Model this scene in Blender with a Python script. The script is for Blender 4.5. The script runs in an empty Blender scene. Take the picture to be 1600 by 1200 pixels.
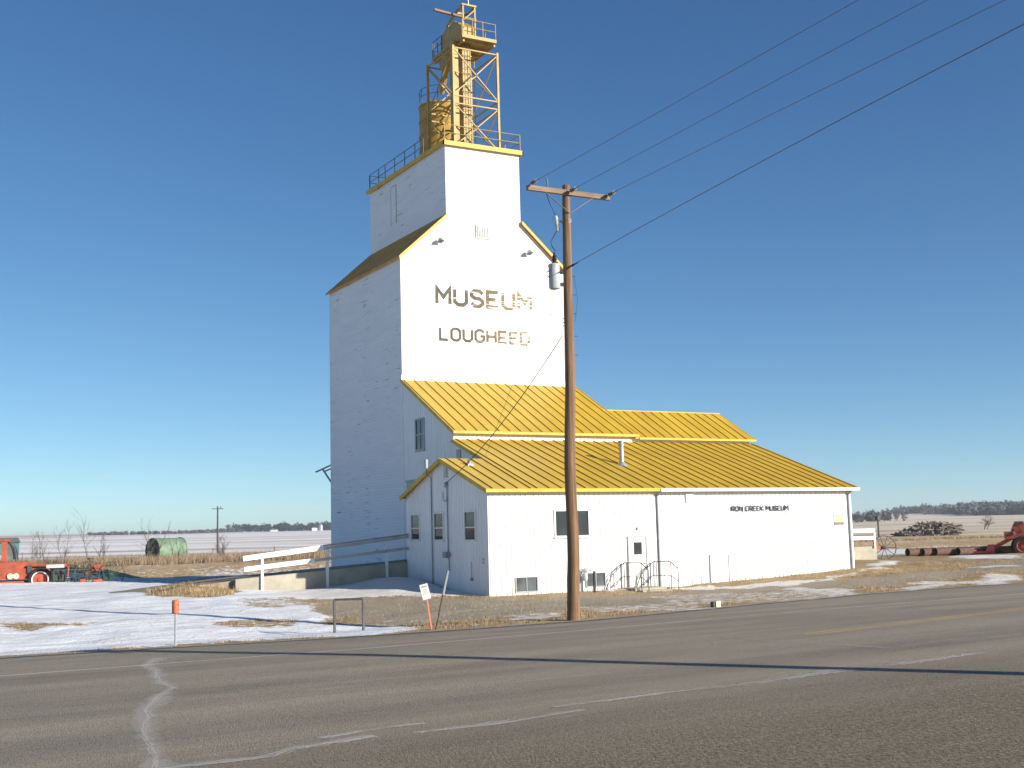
import bpy, math, random
import numpy as np
from mathutils import Vector, Matrix
random.seed(7); rng = np.random.default_rng(11)
S = bpy.context.scene
R_ = math.radians
# ------------------------------------------------------------------ camera
cd = bpy.data.cameras.new("camera"); cam = bpy.data.objects.new("camera", cd); S.collection.objects.link(cam)
S.camera = cam
cd.sensor_width = 36.0; cd.lens = 43.79; cd.clip_start = 0.1; cd.clip_end = 9000
YAW, PITCH, ROLL = 0.506, 0.123, -0.026
F = Vector((math.sin(YAW)*math.cos(PITCH), math.cos(YAW)*math.cos(PITCH), math.sin(PITCH)))
RT = Vector((math.cos(YAW), -math.sin(YAW), 0)); UP = RT.cross(F)
R2 = RT*math.cos(ROLL) + UP*math.sin(ROLL); U2 = -RT*math.sin(ROLL) + UP*math.cos(ROLL)
M = Matrix((R2, U2, -F)).transposed().to_4x4(); M.translation = Vector((-23.59, -53.172, 2.194))
cam.matrix_world = M
# ------------------------------------------------------------------ sky, sun, exposure
SUN_EL = R_(19.0); SUN_AZ = math.atan2(0.52, -0.85)          # azimuth from +Y towards +X
w = bpy.data.worlds.new("World"); S.world = w; w.use_nodes = True
nt = w.node_tree; bg = nt.nodes['Background']
sky = nt.nodes.new('ShaderNodeTexSky'); sky.sky_type = 'NISHITA'; sky.sun_disc = False
sky.sun_elevation = SUN_EL; sky.sun_rotation = SUN_AZ
sky.air_density = 0.6; sky.dust_density = 0.0; sky.ozone_density = 1.0; sky.altitude = 600
EXPO = 0.95; STR = 0.13
sp_ = nt.nodes.new('ShaderNodeSeparateColor'); cb_ = nt.nodes.new('ShaderNodeCombineColor'); nt.links.new(sky.outputs[0], sp_.inputs[0])
for i_, (g_, k_) in enumerate(((1.22, 2.86), (1.03, 2.67), (.83, 2.22))):     # winter air: a deeper, bluer zenith than the stock sky
    pw = nt.nodes.new('ShaderNodeMath'); pw.operation = 'POWER'; pw.inputs[1].default_value = g_; nt.links.new(sp_.outputs[i_], pw.inputs[0])
    ml = nt.nodes.new('ShaderNodeMath'); ml.operation = 'MULTIPLY'; ml.inputs[1].default_value = k_*.04596**g_/(2**EXPO*STR); nt.links.new(pw.outputs[0], ml.inputs[0])
    nt.links.new(ml.outputs[0], cb_.inputs[i_])
nt.links.new(cb_.outputs[0], bg.inputs[0]); bg.inputs[1].default_value = STR
sd = bpy.data.lights.new("sun", 'SUN'); sd.energy = 4.3; sd.angle = R_(0.5); sd.color = (1.0, 0.93, 0.82)
sun = bpy.data.objects.new("sun", sd); S.collection.objects.link(sun)
to_sun = Vector((math.sin(SUN_AZ)*math.cos(SUN_EL), math.cos(SUN_AZ)*math.cos(SUN_EL), math.sin(SUN_EL)))
sun.rotation_euler = to_sun.to_track_quat('Z', 'Y').to_euler(); sun.location = (30, -60, 40)
S.view_settings.view_transform = 'Standard'; S.view_settings.look = 'None'
S.view_settings.exposure = EXPO; S.view_settings.gamma = 1.0
# ------------------------------------------------------------------ helpers
col = S.collection
ROOT = {}
def tag(o, label=None, cat=None, group=None, kind=None):
    if label: o['label'] = label
    if cat: o['category'] = cat
    if group: o['group'] = group
    if kind: o['kind'] = kind
    return o
def thing(name, label, cat, loc=(0, 0, 0), rz=0.0, group=None):
    o = bpy.data.objects.new(name, None); col.objects.link(o); o.empty_display_size = 0.2
    o.location = loc; o.rotation_euler = (0, 0, rz); ROOT[o.name] = Matrix.Translation(Vector(loc)) @ Matrix.Rotation(rz, 4, 'Z')
    return tag(o, label, cat, group)
class MB:
    """collects shapes, built as ONE mesh object (world coordinates unless local=True)"""
    def __init__(s): s.v = []; s.f = []
    def add(s, vs, fs):
        n = len(s.v); s.v += [tuple(p) for p in vs]; s.f += [tuple(i+n for i in f) for f in fs]; return s
    def box(s, x0, x1, y0, y1, z0, z1):
        return s.add([(x, y, z) for z in (z0, z1) for y in (y0, y1) for x in (x0, x1)],
                     [(0,2,3,1),(4,5,7,6),(0,1,5,4),(2,6,7,3),(0,4,6,2),(1,3,7,5)])
    def beam(s, a, b, w, h=None, up=(0, 0, 1)):
        a = Vector(a); b = Vector(b); h = h or w; d = (b-a).normalized(); u = Vector(up)
        if abs(d.dot(u)) > .98: u = Vector((0, 1, 0))
        r = d.cross(u).normalized(); u = r.cross(d)
        c = [(-w/2, -h/2), (w/2, -h/2), (w/2, h/2), (-w/2, h/2)]
        return s.add([p + r*i + u*j for p in (a, b) for i, j in c], [(3,2,1,0),(4,5,6,7),(0,1,5,4),(1,2,6,5),(2,3,7,6),(3,0,4,7)])
    def tube(s, pts, r, n=8, r1=None, cap=True):
        pts = [Vector(p) for p in pts]; k = len(pts); rings = []; base = len(s.v)
        for i, p in enumerate(pts):
            d = (pts[min(i+1, k-1)] - pts[max(i-1, 0)]).normalized()
            u = Vector((0, 0, 1)) if abs(d.z) < .9 else Vector((0, 1, 0))
            a = d.cross(u).normalized(); b = a.cross(d)
            rr = r if r1 is None else r + (r1-r)*i/(k-1)
            s.v += [tuple(p + (a*math.cos(2*math.pi*j/n) + b*math.sin(2*math.pi*j/n))*rr) for j in range(n)]
        for i in range(k-1):
            for j in range(n):
                s.f.append((base+i*n+j, base+(i+1)*n+j, base+(i+1)*n+(j+1) % n, base+i*n+(j+1) % n))
        if cap:
            s.f.append(tuple(base+j for j in range(n))); s.f.append(tuple(base+(k-1)*n+j for j in reversed(range(n))))
        return s
    def lathe(s, prof, c, axis=(0, 0, 1), n=20, smooth=True):
        ax = Vector(axis).normalized(); u = Vector((0, 0, 1)) if abs(ax.z) < .9 else Vector((1, 0, 0))
        a = ax.cross(u).normalized(); b = a.cross(ax); c = Vector(c); base = len(s.v)
        for r, h in prof:
            s.v += [tuple(c + ax*h + (a*math.cos(2*math.pi*j/n)+b*math.sin(2*math.pi*j/n))*max(r, 1e-4)) for j in range(n)]
        for i in range(len(prof)-1):
            for j in range(n): s.f.append((base+i*n+j, base+i*n+(j+1) % n, base+(i+1)*n+(j+1) % n, base+(i+1)*n+j))
        return s
    def prism(s, poly, a0, a1, axis='x'):
        """poly = (u, z) points; extruded along axis from a0 to a1"""
        n = len(poly)
        g = (lambda a, p: (a, p[0], p[1])) if axis == 'x' else (lambda a, p: (p[0], a, p[1]))
        vs = [g(a0, p) for p in poly] + [g(a1, p) for p in poly]
        return s.add(vs, [tuple(range(n))[::-1], tuple(range(n, 2*n))] + [(i, (i+1) % n, (i+1) % n+n, i+n) for i in range(n)])
    def build(s, name, mat, parent=None, local=False, smooth=False, label=None):
        me = bpy.data.meshes.new(name); vs = s.v
        if parent is not None and not local:
            r = parent
            while r.parent: r = r.parent
            inv = ROOT[r.name].inverted(); vs = [tuple(inv @ Vector(p)) for p in vs]
        me.from_pydata([tuple(p) for p in vs], [], s.f); me.validate(); me.update()
        import bmesh
        bm = bmesh.new(); bm.from_mesh(me); bmesh.ops.recalc_face_normals(bm, faces=bm.faces); bm.to_mesh(me); bm.free()
        if smooth:
            for p in me.polygons: p.use_smooth = True
            try: me.set_sharp_from_angle(angle=R_(40))
            except Exception: pass
        me.materials.append(mat)
        o = bpy.data.objects.new(name, me); col.objects.link(o)
        if parent is not None: o.parent = parent
        if label: o['label'] = label
        return o
def copy_tree(o, parent=None):
    c = o.copy(); col.objects.link(c)
    if parent is not None: c.parent = parent
    else: ROOT[c.name] = ROOT.get(o.name)
    for ch in o.children: copy_tree(ch, c)
    return c
# ------------------------------------------------------------------ materials
class N:
    def __init__(s, name):
        s.m = bpy.data.materials.new(name); s.m.use_nodes = True; s.t = s.m.node_tree; s.b = s.t.nodes['Principled BSDF']
        s.b.inputs['Specular IOR Level'].default_value = 0.3
    def n(s, typ, **k):
        nd = s.t.nodes.new(typ)
        for a, b in k.items():
            if a in nd.inputs.keys(): nd.inputs[a].default_value = b
            else: setattr(nd, a, b)
        return nd
    def l(s, a, b): s.t.links.new(a, b)
    def pos(s): return s.n('ShaderNodeNewGeometry').outputs['Position']
    def obj(s): return s.n('ShaderNodeTexCoord').outputs['Object']
    def mapv(s, v, scale, rot=(0, 0, 0)):
        m = s.n('ShaderNodeMapping'); m.inputs['Scale'].default_value = scale; m.inputs['Rotation'].default_value = rot
        s.l(v, m.inputs['Vector']); return m.outputs[0]
    def noise(s, v, sc, det=4, rough=.55):
        n = s.n('ShaderNodeTexNoise'); n.inputs['Scale'].default_value = sc; n.inputs['Detail'].default_value = det
        n.inputs['Roughness'].default_value = rough; s.l(v, n.inputs['Vector']); return n.outputs['Fac']
    def ramp(s, f, stops):
        r = s.n('ShaderNodeValToRGB'); e = r.color_ramp.elements
        while len(e) < len(stops): e.new(.5)
        for i, (p, c) in enumerate(stops):
            e[i].position = p; e[i].color = (c, c, c, 1) if isinstance(c, (int, float)) else (*c, 1)
        s.l(f, r.inputs[0]); return r.outputs[0]
    def mix(s, f, a, b, typ='MIX'):
        m = s.n('ShaderNodeMix'); m.data_type = 'RGBA'; m.blend_type = typ
        for i, x in ((0, f), (6, a), (7, b)):
            if hasattr(x, 'is_linked') or hasattr(x, 'links'): s.l(x, m.inputs[i])
            elif i == 0: m.inputs[0].default_value = x
            else: m.inputs[i].default_value = (*x, 1)
        return m.outputs[2]
    def math(s, op, a, b=0.0, c=None, clamp=False):
        m = s.n('ShaderNodeMath'); m.operation = op; m.use_clamp = clamp
        for i, x in enumerate((a, b, c)):
            if x is None: continue
            if hasattr(x, 'links'): s.l(x, m.inputs[i])
            else: m.inputs[i].default_value = x
        return m.outputs[0]
    def bump(s, h, strength=.3, dist=.02):
        b = s.n('ShaderNodeBump'); b.inputs['Strength'].default_value = strength; b.inputs['Distance'].default_value = dist
        s.l(h, b.inputs['Height']); s.l(b.outputs[0], s.b.inputs['Normal'])
    def out(s, c, rough=.7, metal=0.0):
        if hasattr(c, 'links'): s.l(c, s.b.inputs['Base Color'])
        else: s.b.inputs['Base Color'].default_value = (*c, 1)
        if hasattr(rough, 'links'): s.l(rough, s.b.inputs['Roughness'])
        else: s.b.inputs['Roughness'].default_value = rough
        s.b.inputs['Metallic'].default_value = metal
        return s.m
def simple(name, c, rough=.6, metal=0.0, var=.25, sc=3.0, dirt=None, dirt_amt=.5, bump=.1):
    m = N(name); p = m.obj(); f = m.noise(p, sc, 5, .6)
    d = tuple(x*(1-var) for x in c); l = tuple(min(x*(1+var*.6), .9) for x in c)
    cc = m.mix(m.ramp(f, [(.35, 0.), (.68, 1.)]), d, l)
    if dirt:
        g = m.noise(p, sc*2.7, 6, .7); cc = m.mix(m.ramp(g, [(.5, 0.), (.72, dirt_amt)]), cc, dirt)
    if bump: m.bump(m.noise(p, sc*9, 3), bump, .01)
    return m.out(cc, rough, metal)

def siding_mat():
    m = N('white_lap_siding'); p = m.pos(); sep = m.n('ShaderNodeSeparateXYZ'); m.l(p, sep.inputs[0])
    wob = m.math('MULTIPLY', m.noise(m.mapv(p, (.25, .25, .6)), 1., 2), .10)
    zz = m.math('DIVIDE', m.math('ADD', sep.outputs[2], wob), .145)
    fr = m.math('FRACT', zz); fl = m.math('FLOOR', zz)
    gap = m.ramp(fr, [(0., 1.), (.12, .0)])
    c = m.mix(m.ramp(m.noise(m.mapv(p, (.5, .5, 1.3)), 1., 4), [(.3, 0.), (.7, 1.)]), (.74, .75, .75), (.80, .80, .79))
    # board tone
    cmb = m.n('ShaderNodeCombineXYZ'); m.l(fl, cmb.inputs[2]); m.l(m.math('MULTIPLY', m.math('ADD', sep.outputs[0], sep.outputs[1]), .22), cmb.inputs[0])
    bt = m.noise(cmb.outputs[0], 1.7, 1)
    c = m.mix(m.ramp(bt, [(.3, .16), (.6, 0.)]), c, (.55, .56, .56))
    c = m.mix(m.math('MULTIPLY', gap, m.ramp(m.noise(m.mapv(p, (.6, .6, 3)), 1.3, 3), [(.3, .2), (.7, .75)])), c, (.36, .36, .36))
    # worn boards: stretched grey wood scratches
    wn = m.noise(m.mapv(p, (.8, .8, 9)), 1., 5, .65); area = m.ramp(m.noise(p, .35, 3), [(.45, 0.), (.62, 1.)])
    c = m.mix(m.math('MULTIPLY', m.ramp(wn, [(.59, 0.), (.65, .9)]), area), c, (.20, .19, .175))
    m.bump(m.math('ADD', m.math('MULTIPLY', fr, -1.), m.math('MULTIPLY', m.noise(m.mapv(p, (1, 1, 3)), 2., 4), .6)), .55, .025)
    return m.out(c, .6)
def metal_siding(name, base=(.82, .82, .81)):
    m = N(name); p = m.pos(); f = m.noise(m.mapv(p, (1.2, 1.2, .25)), 1.2, 4)
    c = m.mix(m.ramp(f, [(.35, 0.), (.7, 1.)]), tuple(x*.93 for x in base), base)
    sep = m.n('ShaderNodeSeparateXYZ'); m.l(p, sep.inputs[0])
    low = m.ramp(m.math('ADD', sep.outputs[2], m.math('MULTIPLY', m.noise(p, 1.6, 4), .8)), [(.25, .45), (.95, 0.)])   # splash dirt at the foot
    c = m.mix(low, c, (.56, .52, .45)); m.bump(m.noise(m.mapv(p, (1, 1, .2)), 3., 3), .08, .02)
    return m.out(c, .42)
def roof_mat():
    m = N('yellow_roof_paint'); p = m.pos()
    f = m.noise(m.mapv(p, (1.2, .35, .6)), 1.4, 6, .62)
    c = m.mix(m.ramp(f, [(.3, 0.), (.72, 1.)]), (.44, .275, .018), (.60, .395, .034))
    g = m.noise(m.mapv(p, (9, .5, 1)), 1., 5, .7)
    c = m.mix(m.ramp(g, [(.50, 0.), (.75, .5)]), c, (.36, .235, .03))
    h = m.noise(p, 7., 4, .7); c = m.mix(m.ramp(h, [(.62, 0.), (.74, .45)]), c, (.62, .52, .22))
    w1 = m.noise(m.mapv(p, (.35, .35, .35)), 1., 3); c = m.mix(m.ramp(w1, [(.4, 0.), (.7, .45)]), c, (.40, .26, .035))
    sep = m.n('ShaderNodeSeparateXYZ'); m.l(p, sep.inputs[0]); cell = m.math('FLOOR', m.math('DIVIDE', sep.outputs[0], .54)); cm = m.n('ShaderNodeCombineXYZ'); m.l(cell, cm.inputs[0])
    off = m.noise(cm.outputs[0], 3.7, 0); c = m.mix(m.ramp(off, [(.3, .22), (.7, 0.)]), c, (.38, .25, .03))
    lap = m.math('FRACT', m.math('ADD', m.math('DIVIDE', sep.outputs[1], 2.6), m.math('MULTIPLY', off, 2.))); c = m.mix(m.ramp(lap, [(.0, .55), (.012, 0.)]), c, (.25, .15, .03))
    m.bump(m.noise(m.mapv(p, (2.5, .5, 1)), 1.6, 3), .35, .03)
    return m.out(c, .48)
M_SID = siding_mat(); M_MET = metal_siding('white_ribbed_metal'); M_ROOF = roof_mat()
M_SHO = simple('weathered_ochre_roof', (.60, .30, .055), .8, var=.25, sc=1.2, dirt=(.30, .17, .06), dirt_amt=.5)
M_YEL = simple('yellow_trim', (.60, .40, .035), .5, var=.2, sc=2., dirt=(.32, .17, .04), dirt_amt=.35)
M_OCH = simple('faded_yellow_steel', (.40, .28, .075), .5, var=.25, sc=3., dirt=(.26, .15, .05), dirt_amt=.5)
M_BIN = simple('yellow_bin_steel', (.42, .255, .04), .5, var=.25, sc=1.6, dirt=(.30, .16, .04), dirt_amt=.4)
M_WHITE = simple('white_paint', (.78, .78, .76), .5, var=.06, sc=3.)
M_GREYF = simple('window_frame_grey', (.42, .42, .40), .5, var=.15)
M_DKSTEEL = simple('dark_steel', (.07, .07, .075), .5, var=.3, dirt=(.16, .08, .04), dirt_amt=.4)
M_GALV = simple('galvanised_steel', (.45, .46, .47), .4, .5, var=.15)
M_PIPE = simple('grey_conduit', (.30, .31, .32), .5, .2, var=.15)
M_NAVY = simple('navy_letter', (.018, .022, .05), .5, var=.2)
M_RUST = simple('rusty_steel', (.13, .075, .055), .8, var=.4, sc=4., dirt=(.24, .13, .08), dirt_amt=.5)
M_RED = simple('faded_red_paint', (.40, .085, .045), .6, var=.3, sc=2.2, dirt=(.24, .12, .08), dirt_amt=.7)
M_ORANGE = simple('orange_paint', (.56, .15, .07), .6, var=.15, sc=9., dirt=(.4, .2, .12), dirt_amt=.4)
M_GREEN = simple('implement_green', (.045, .09, .055), .6, var=.35, dirt=(.12, .08, .05), dirt_amt=.5)
M_TYRE = simple('tyre_rubber', (.025, .025, .027), .85, var=.3)
M_TRANS = simple('transformer_grey', (.42, .45, .46), .45, var=.12)
M_PORC = simple('insulator_grey', (.16, .18, .17), .25, var=.2)
M_BLACK = simple('black_cable', (.02, .02, .022), .6, var=.2)
M_WIRE = simple('aluminium_wire', (.16, .18, .21), .5, .3, var=.1)
M_CONC = simple('concrete', (.37, .34, .27), .85, var=.2, sc=.9, dirt=(.25, .21, .16), dirt_amt=.6, bump=.4)
M_CONCTOP = simple('ramp_gravel', (.30, .24, .17), .9, var=.3, sc=4.)
M_DOOR = simple('ivory_door_paint', (.72, .71, .64), .5, var=.05)
def glass(name, c=(.02, .025, .028)):
    m = N(name); f = m.noise(m.pos(), .9, 2); m.bump(f, .05, .05)
    m.b.inputs['Specular IOR Level'].default_value = .6
    return m.out(m.mix(m.ramp(f, [(.4, 0.), (.65, 1.)]), c, tuple(x*2.2 for x in c)), .06)
M_GLASS = glass('dark_window_glass'); M_GLASS2 = glass('basement_window_glass', (.045, .055, .06))
def wood(name, a, b, sc=(14, 14, .35), dark=(.05, .03, .02)):
    m = N(name); p = m.obj(); f = m.noise(m.mapv(p, sc), 1., 6, .65)
    c = m.mix(m.ramp(f, [(.3, 0.), (.7, 1.)]), a, b)
    g = m.noise(m.mapv(p, (sc[0]*3, sc[1]*3, sc[2]*1.5)), 1., 4); c = m.mix(m.ramp(g, [(.60, 0.), (.68, .8)]), c, dark)
    h = m.noise(p, .5, 2); c = m.mix(m.ramp(h, [(.4, 0.), (.7, .4)]), c, (.20, .15, .11))
    m.bump(g, .5, .02); return m.out(c, .8)
M_POLE = wood('creosoted_pole_wood', (.065, .036, .022), (.31, .18, .095), (20, 20, .45), (.03, .02, .015))
M_ARM = wood('weathered_crossarm_wood', (.16, .11, .075), (.34, .24, .16), (.6, 10, 10))
M_LOG = wood('log_bark', (.10, .085, .07), (.26, .23, .19), (6, 6, 6))
M_BARK = simple('bare_twig_bark', (.17, .14, .12), .9, var=.3)
M_TREE = simple('far_tree_foliage', (.03, .045, .04), .9, var=.4, sc=.15, bump=0)
M_TREE2 = simple('far_bare_wood', (.13, .12, .12), .9, var=.3, sc=.1, bump=0)
M_TANK = simple('pale_green_steel', (.15, .235, .155), .5, var=.25, sc=1.2, dirt=(.36, .34, .24), dirt_amt=.5)
M_TANKIN = simple('dull_tank_end', (.13, .16, .12), .7, var=.4, sc=2., dirt=(.2, .14, .08), dirt_amt=.6)
M_TEAL = simple('teal_shed_steel', (.05, .15, .16), .5, var=.15)
M_AGED = simple('cream_plastic', (.62, .58, .44), .5, var=.1)

# ---- faded painted lettering: paint worn through towards the right
def letter_mat():
    m = N('worn_brown_letter_paint'); p = m.pos(); sep = m.n('ShaderNodeSeparateXYZ'); m.l(p, sep.inputs[0])
    t = m.math('DIVIDE', m.math('SUBTRACT', sep.outputs[0], 1.8), 5.3, clamp=True)
    c = m.mix(m.ramp(m.noise(m.mapv(p, (2, 1, 6)), 1.2, 4), [(.35, 0.), (.65, 1.)]), (.06, .053, .043), (.12, .10, .075))
    c = m.mix(m.ramp(t, [(.35, 0.), (.8, .8)]), c, (.24, .17, .09))
    streak = m.noise(m.mapv(p, (.9, 1, 11)), 1., 4, .6)
    thr = m.math('ADD', streak, m.math('MULTIPLY', t, .19))
    c = m.mix(m.ramp(thr, [(.67, 0.), (.74, .8)]), c, (.80, .79, .75))
    return m.out(c, .7)
M_LET = letter_mat()

# ------------------------------------------------------------------ terrain
def ss(a, b, x): t = np.clip((x-a)/(b-a), 0, 1); return t*t*(3-2*t)
EX = np.array([-900., -200, -60, -40, -20, -14, -11, -7, -3, 6, 15, 60, 200, 900]); EY = np.array([-115., -47, -31, -28.3, -26.2, -26.7, -26.6, -26.35, -25.3, -22.9, -21.8, -17.5, -4, 60])
def edge(x): return np.interp(x, EX, EY)
def vnoise(x, y, s, seed=0):
    xs = x/s + 137.1*seed; ys = y/s - 71.7*seed
    xi = np.floor(xs); yi = np.floor(ys); fx = xs-xi; fy = ys-yi; fx = fx*fx*(3-2*fx); fy = fy*fy*(3-2*fy)
    def h(i, j): v = np.sin(i*127.1+j*311.7+seed*17.3)*43758.5453; return v-np.floor(v)
    return (h(xi, yi)*(1-fx)+h(xi+1, yi)*fx)*(1-fy)+(h(xi, yi+1)*(1-fx)+h(xi+1, yi+1)*fx)*fy
def height(x, y):
    x = np.asarray(x, float); y = np.asarray(y, float); d = y-edge(x)
    left = np.interp(y, [-25.3, -22.8, -20.7, -18.8, -15, -11.4, -5, 10, 21, 30, 36, 41, 46, 130], [.06, -.15, -.25, -.13, .05, .15, .40, .44, .80, .92, 1.0, 1.02, .6, 1.0])
    right = np.interp(y, [-22, -14, -5, 10, 24, 32, 36, 41, 46, 130], [.07, .0, .3, .42, .3, .2, .95, .95, .6, 1.0])
    wl = 1-ss(-12, -6, x); z = left*wl + right*(1-wl)
    z = z + .33*ss(7, 17, x)*ss(-21, -14, y)*(1-ss(-6, 0, y))
    z = z + .42*np.exp(-(((x+3.0)/1.6)**2 + ((y+5.8)/2.6)**2)) * (x < 0)                 # drift against the gable
    z = z + .12*np.exp(-((y+12.6)/.8)**2)*ss(6.2, 7.5, x)*(1-ss(17, 19, x))
    z = z + .07*(vnoise(x, y, 2.3, 1)-.5)*ss(.5, 3, d) + .06*(vnoise(x, y, .8, 2)-.5)*ss(.5, 2, d)
    z = z + .30*np.exp(-(((x+11.0)/1.5)**2 + ((y+4.6)/1.3)**2))
    r = np.hypot(x+23.6, y+53.2)
    z = z + np.interp(r, [0, 230, 330, 900, 1900, 2500, 8000], [0, 0, .3, 7, 22.5, 24, 10])
    z = z + ss(500, 1500, r)*2.2*(vnoise(x, y, 420, 5)-.5)
    zr = .085
    z = np.where(d > 0, zr*(1-ss(0, 1.2, d)) + z*ss(0, 1.2, d), zr-.2*ss(0, .5, -d))
    return z
def hz(x, y): return float(height(np.array([x]), np.array([y]))[0])
def axis_coords(lo, hi, step, far, g=1.13):
    a = list(np.arange(lo, hi+1e-6, step)); s = step; b = a[-1]
    while b < far: s *= g; b += s; a.append(b)
    s = step; b = a[0]; pre = []
    while b > -far: s *= g; b -= s; pre.append(b)
    return np.array(pre[::-1]+a)
gx = axis_coords(-27, 27, .22, 6500, 1.09); gy = axis_coords(-31, 16, .22, 6500, 1.07)
X, Y = np.meshgrid(gx, gy); Z = height(X, Y)
def inpoly(x, y, poly):
    r = np.zeros(x.shape, bool); n = len(poly)
    for i in range(n):
        x0, y0 = poly[i]; x1, y1 = poly[(i+1) % n]
        c = ((y0 > y) != (y1 > y)); xx = (x1-x0)*(y-y0)/((y1-y0) if y1 != y0 else 1e-9)+x0
        r ^= (c & (x < xx))
    return r
def masks(x, y):
    xw = x + .9*(vnoise(x, y, 1.1, 3)-.5) + .5*(vnoise(x, y, .45, 4)-.5); yw = y + 1.1*(vnoise(x, y, 1.3, 6)-.5) + .5*(vnoise(x, y, .5, 7)-.5)
    sn = np.zeros(x.shape)
    def P(poly, v): sn[inpoly(xw, yw, poly)] = v
    P([(-400, -60), (-400, 36.5), (.5, 36.5), (.5, 5), (-1.7, -4.4), (-1.7, -12.8), (-2.6, -12.6), (-4.6, -10.6), (-7.6, -9.2), (-9.4, -13.6), (-10, -16.8), (-9.6, -21.5), (-10.4, -25), (-12.2, -26.0), (-20, -25.6), (-60, -30), (-200, -46)], .95)
    P([(-.5, 4), (-.5, 36), (60, 36), (60, 12)], .45)
    P([(-70, 27), (-70, 37), (2, 37), (-1, 30), (-3, 27)], .33)
    P([(-13, -5.6), (-12.6, -2.6), (-9, -1), (-9.0, -4.4), (-9.6, -6.2), (-11.4, -6.6)], .15)
    P([(-18.8, -12.8), (-18.0, -14.6), (-16.5, -14.8), (-16.6, -15.7), (-17.9, -16.0), (-19.2, -15.5)], 0.34)   # dirt
    P([(-10.4, -8.5), (-7.5, -8.5), (-8.4, -11.8), (-10.6, -13.3), (-11.4, -11.8)], 0.5)   # pink
    P([(-4.6, -10.8), (-6.1, -9.5), (-7.6, -9.3), (-9.4, -13.6), (-9.9, -16.8), (-7.8, -17.8), (-5.7, -20.5), (-0.9, -11.9)], 0.1)   # gravel
    P([(-13.6, -16.5), (-12.1, -16.2), (-11.1, -17.3), (-11.6, -18.8), (-12.8, -19.5), (-14.0, -19.0)], 0.36)   # brownp
    P([(-10.7, -17.6), (-8.4, -19.1), (-6.6, -21.1), (-8.7, -25.0), (-11.1, -26.9), (-10.3, -23.9), (-10.3, -19.9), (-11.1, -19.1)], 0.28)   # brownf
    P([(-11.8, -19.3), (-10.3, -20.0), (-9.5, -21.7), (-11.0, -25.6), (-12.1, -25.9), (-13.4, -23.9)], 0.9)   # snowlow
    P([(-11.6, -3.2), (-7.8, 9.1), (-1.2, 23.0), (-4.1, 12.3), (-9.9, -6.5), (-11.6, -7.0)], 0.12)   # mound
    P([(-9.7, 18.2), (1.7, 33.0), (-1.2, 23.0), (-9.3, 6.3)], 0.55)   # track
    P([(-7.0, -21.4), (-4.8, -22.2), (-6.7, -25.2), (-8.0, -24.7)], 0.55)   # speckL
    P([(-3.3, -20.3), (-1.3, -20.8), (0.6, -22.0), (-2.0, -25.3), (-4.1, -23.5), (-5.0, -23.1)], 0.50)   # speckM
    P([(2.5, -15.3), (5.0, -16.2), (6.9, -18.2), (7.3, -21.5), (3.2, -24.4), (-0.1, -22.9), (-0.7, -20.9)], 0.46)   # pale
    P([(8.4, -16.3), (9.7, -16.1), (8.5, -20.1), (5.8, -23.0), (5.3, -21.8), (6.4, -19.1)], 0.62)   # streak
    P([(11.0, -19.6), (13.0, -18.4), (15.3, -18.6), (13.9, -20.1), (11.1, -21.4), (7.7, -22.9)], 0.68)   # sr1
    P([(16.9, -18.1), (19.1, -17.2), (19.6, -18.0), (13.8, -22.7), (13.2, -21.3), (13.8, -20.0)], 0.66)   # sr2
    P([(21.0, -13.3), (23.4, -12.9), (26.2, -12.8), (23.7, -14.7), (21.4, -14.7)], 0.7)   # thin
    P([(6.0, -12.0), (7.3, -13.1), (9.6, -13.9), (12.8, -13.7), (15.1, -13.1), (16.1, -12.6), (19.4, -10.7), (16.8, -13.2), (15.0, -13.6), (11.7, -15.0), (8.2, -15.5), (6.3, -14.1), (5.3, -12.9)], 0.72)   # berm
    P([(2.4, -12.3), (6.3, -9.1), (6.2, -10.4), (4.3, -12.7), (2.6, -12.9)], 0.9)   # step
    P([(51.7, 21.2), (64.8, 32.8), (69.0, 32.8), (74.7, 32.4), (80.2, 32.8), (53.9, 10.2), (47.7, 7.8), (44.9, 10.5), (38.2, 7.0)], 0.9)   # far1
    P([(37.7, 3.7), (32.4, -4.4), (33.3, -7.0), (29.7, -9.9), (27.7, -7.6)], 0.85)   # pip
    P([(19.6, -9.7), (23.2, -6.5), (23.9, -7.3), (21.4, -9.7), (19.3, -10.5)], 0.85)   # whl
    gv = np.zeros(x.shape)
    gv[inpoly(xw, yw, [(-9.8, -21), (-9.9, -16.4), (-7.6, -9.3), (-4.6, -10.8), (-2.5, -12.6), (5, -14.6), (18, -15.2), (26, -11), (70, -3), (70, -12), (20, -16.6), (6, -20.0), (-5, -22.0)])] = 1.
    gv[np.abs(y-edge(x)-.25) < .55] = .8
    return sn, gv
SN, GV = masks(X, Y)
def blur(a):
    b = a.copy(); b[1:-1, 1:-1] = (a[1:-1, 1:-1]*4+2*(a[:-2, 1:-1]+a[2:, 1:-1]+a[1:-1, :-2]+a[1:-1, 2:])+a[:-2, :-2]+a[2:, 2:]+a[:-2, 2:]+a[2:, :-2])/16; return b
SN = blur(blur(SN)); GV = blur(blur(GV))
Z = Z + .035*ss(.4, .9, SN)*(Y > -30)*ss(.2, 1.5, Y-edge(X))
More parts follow.
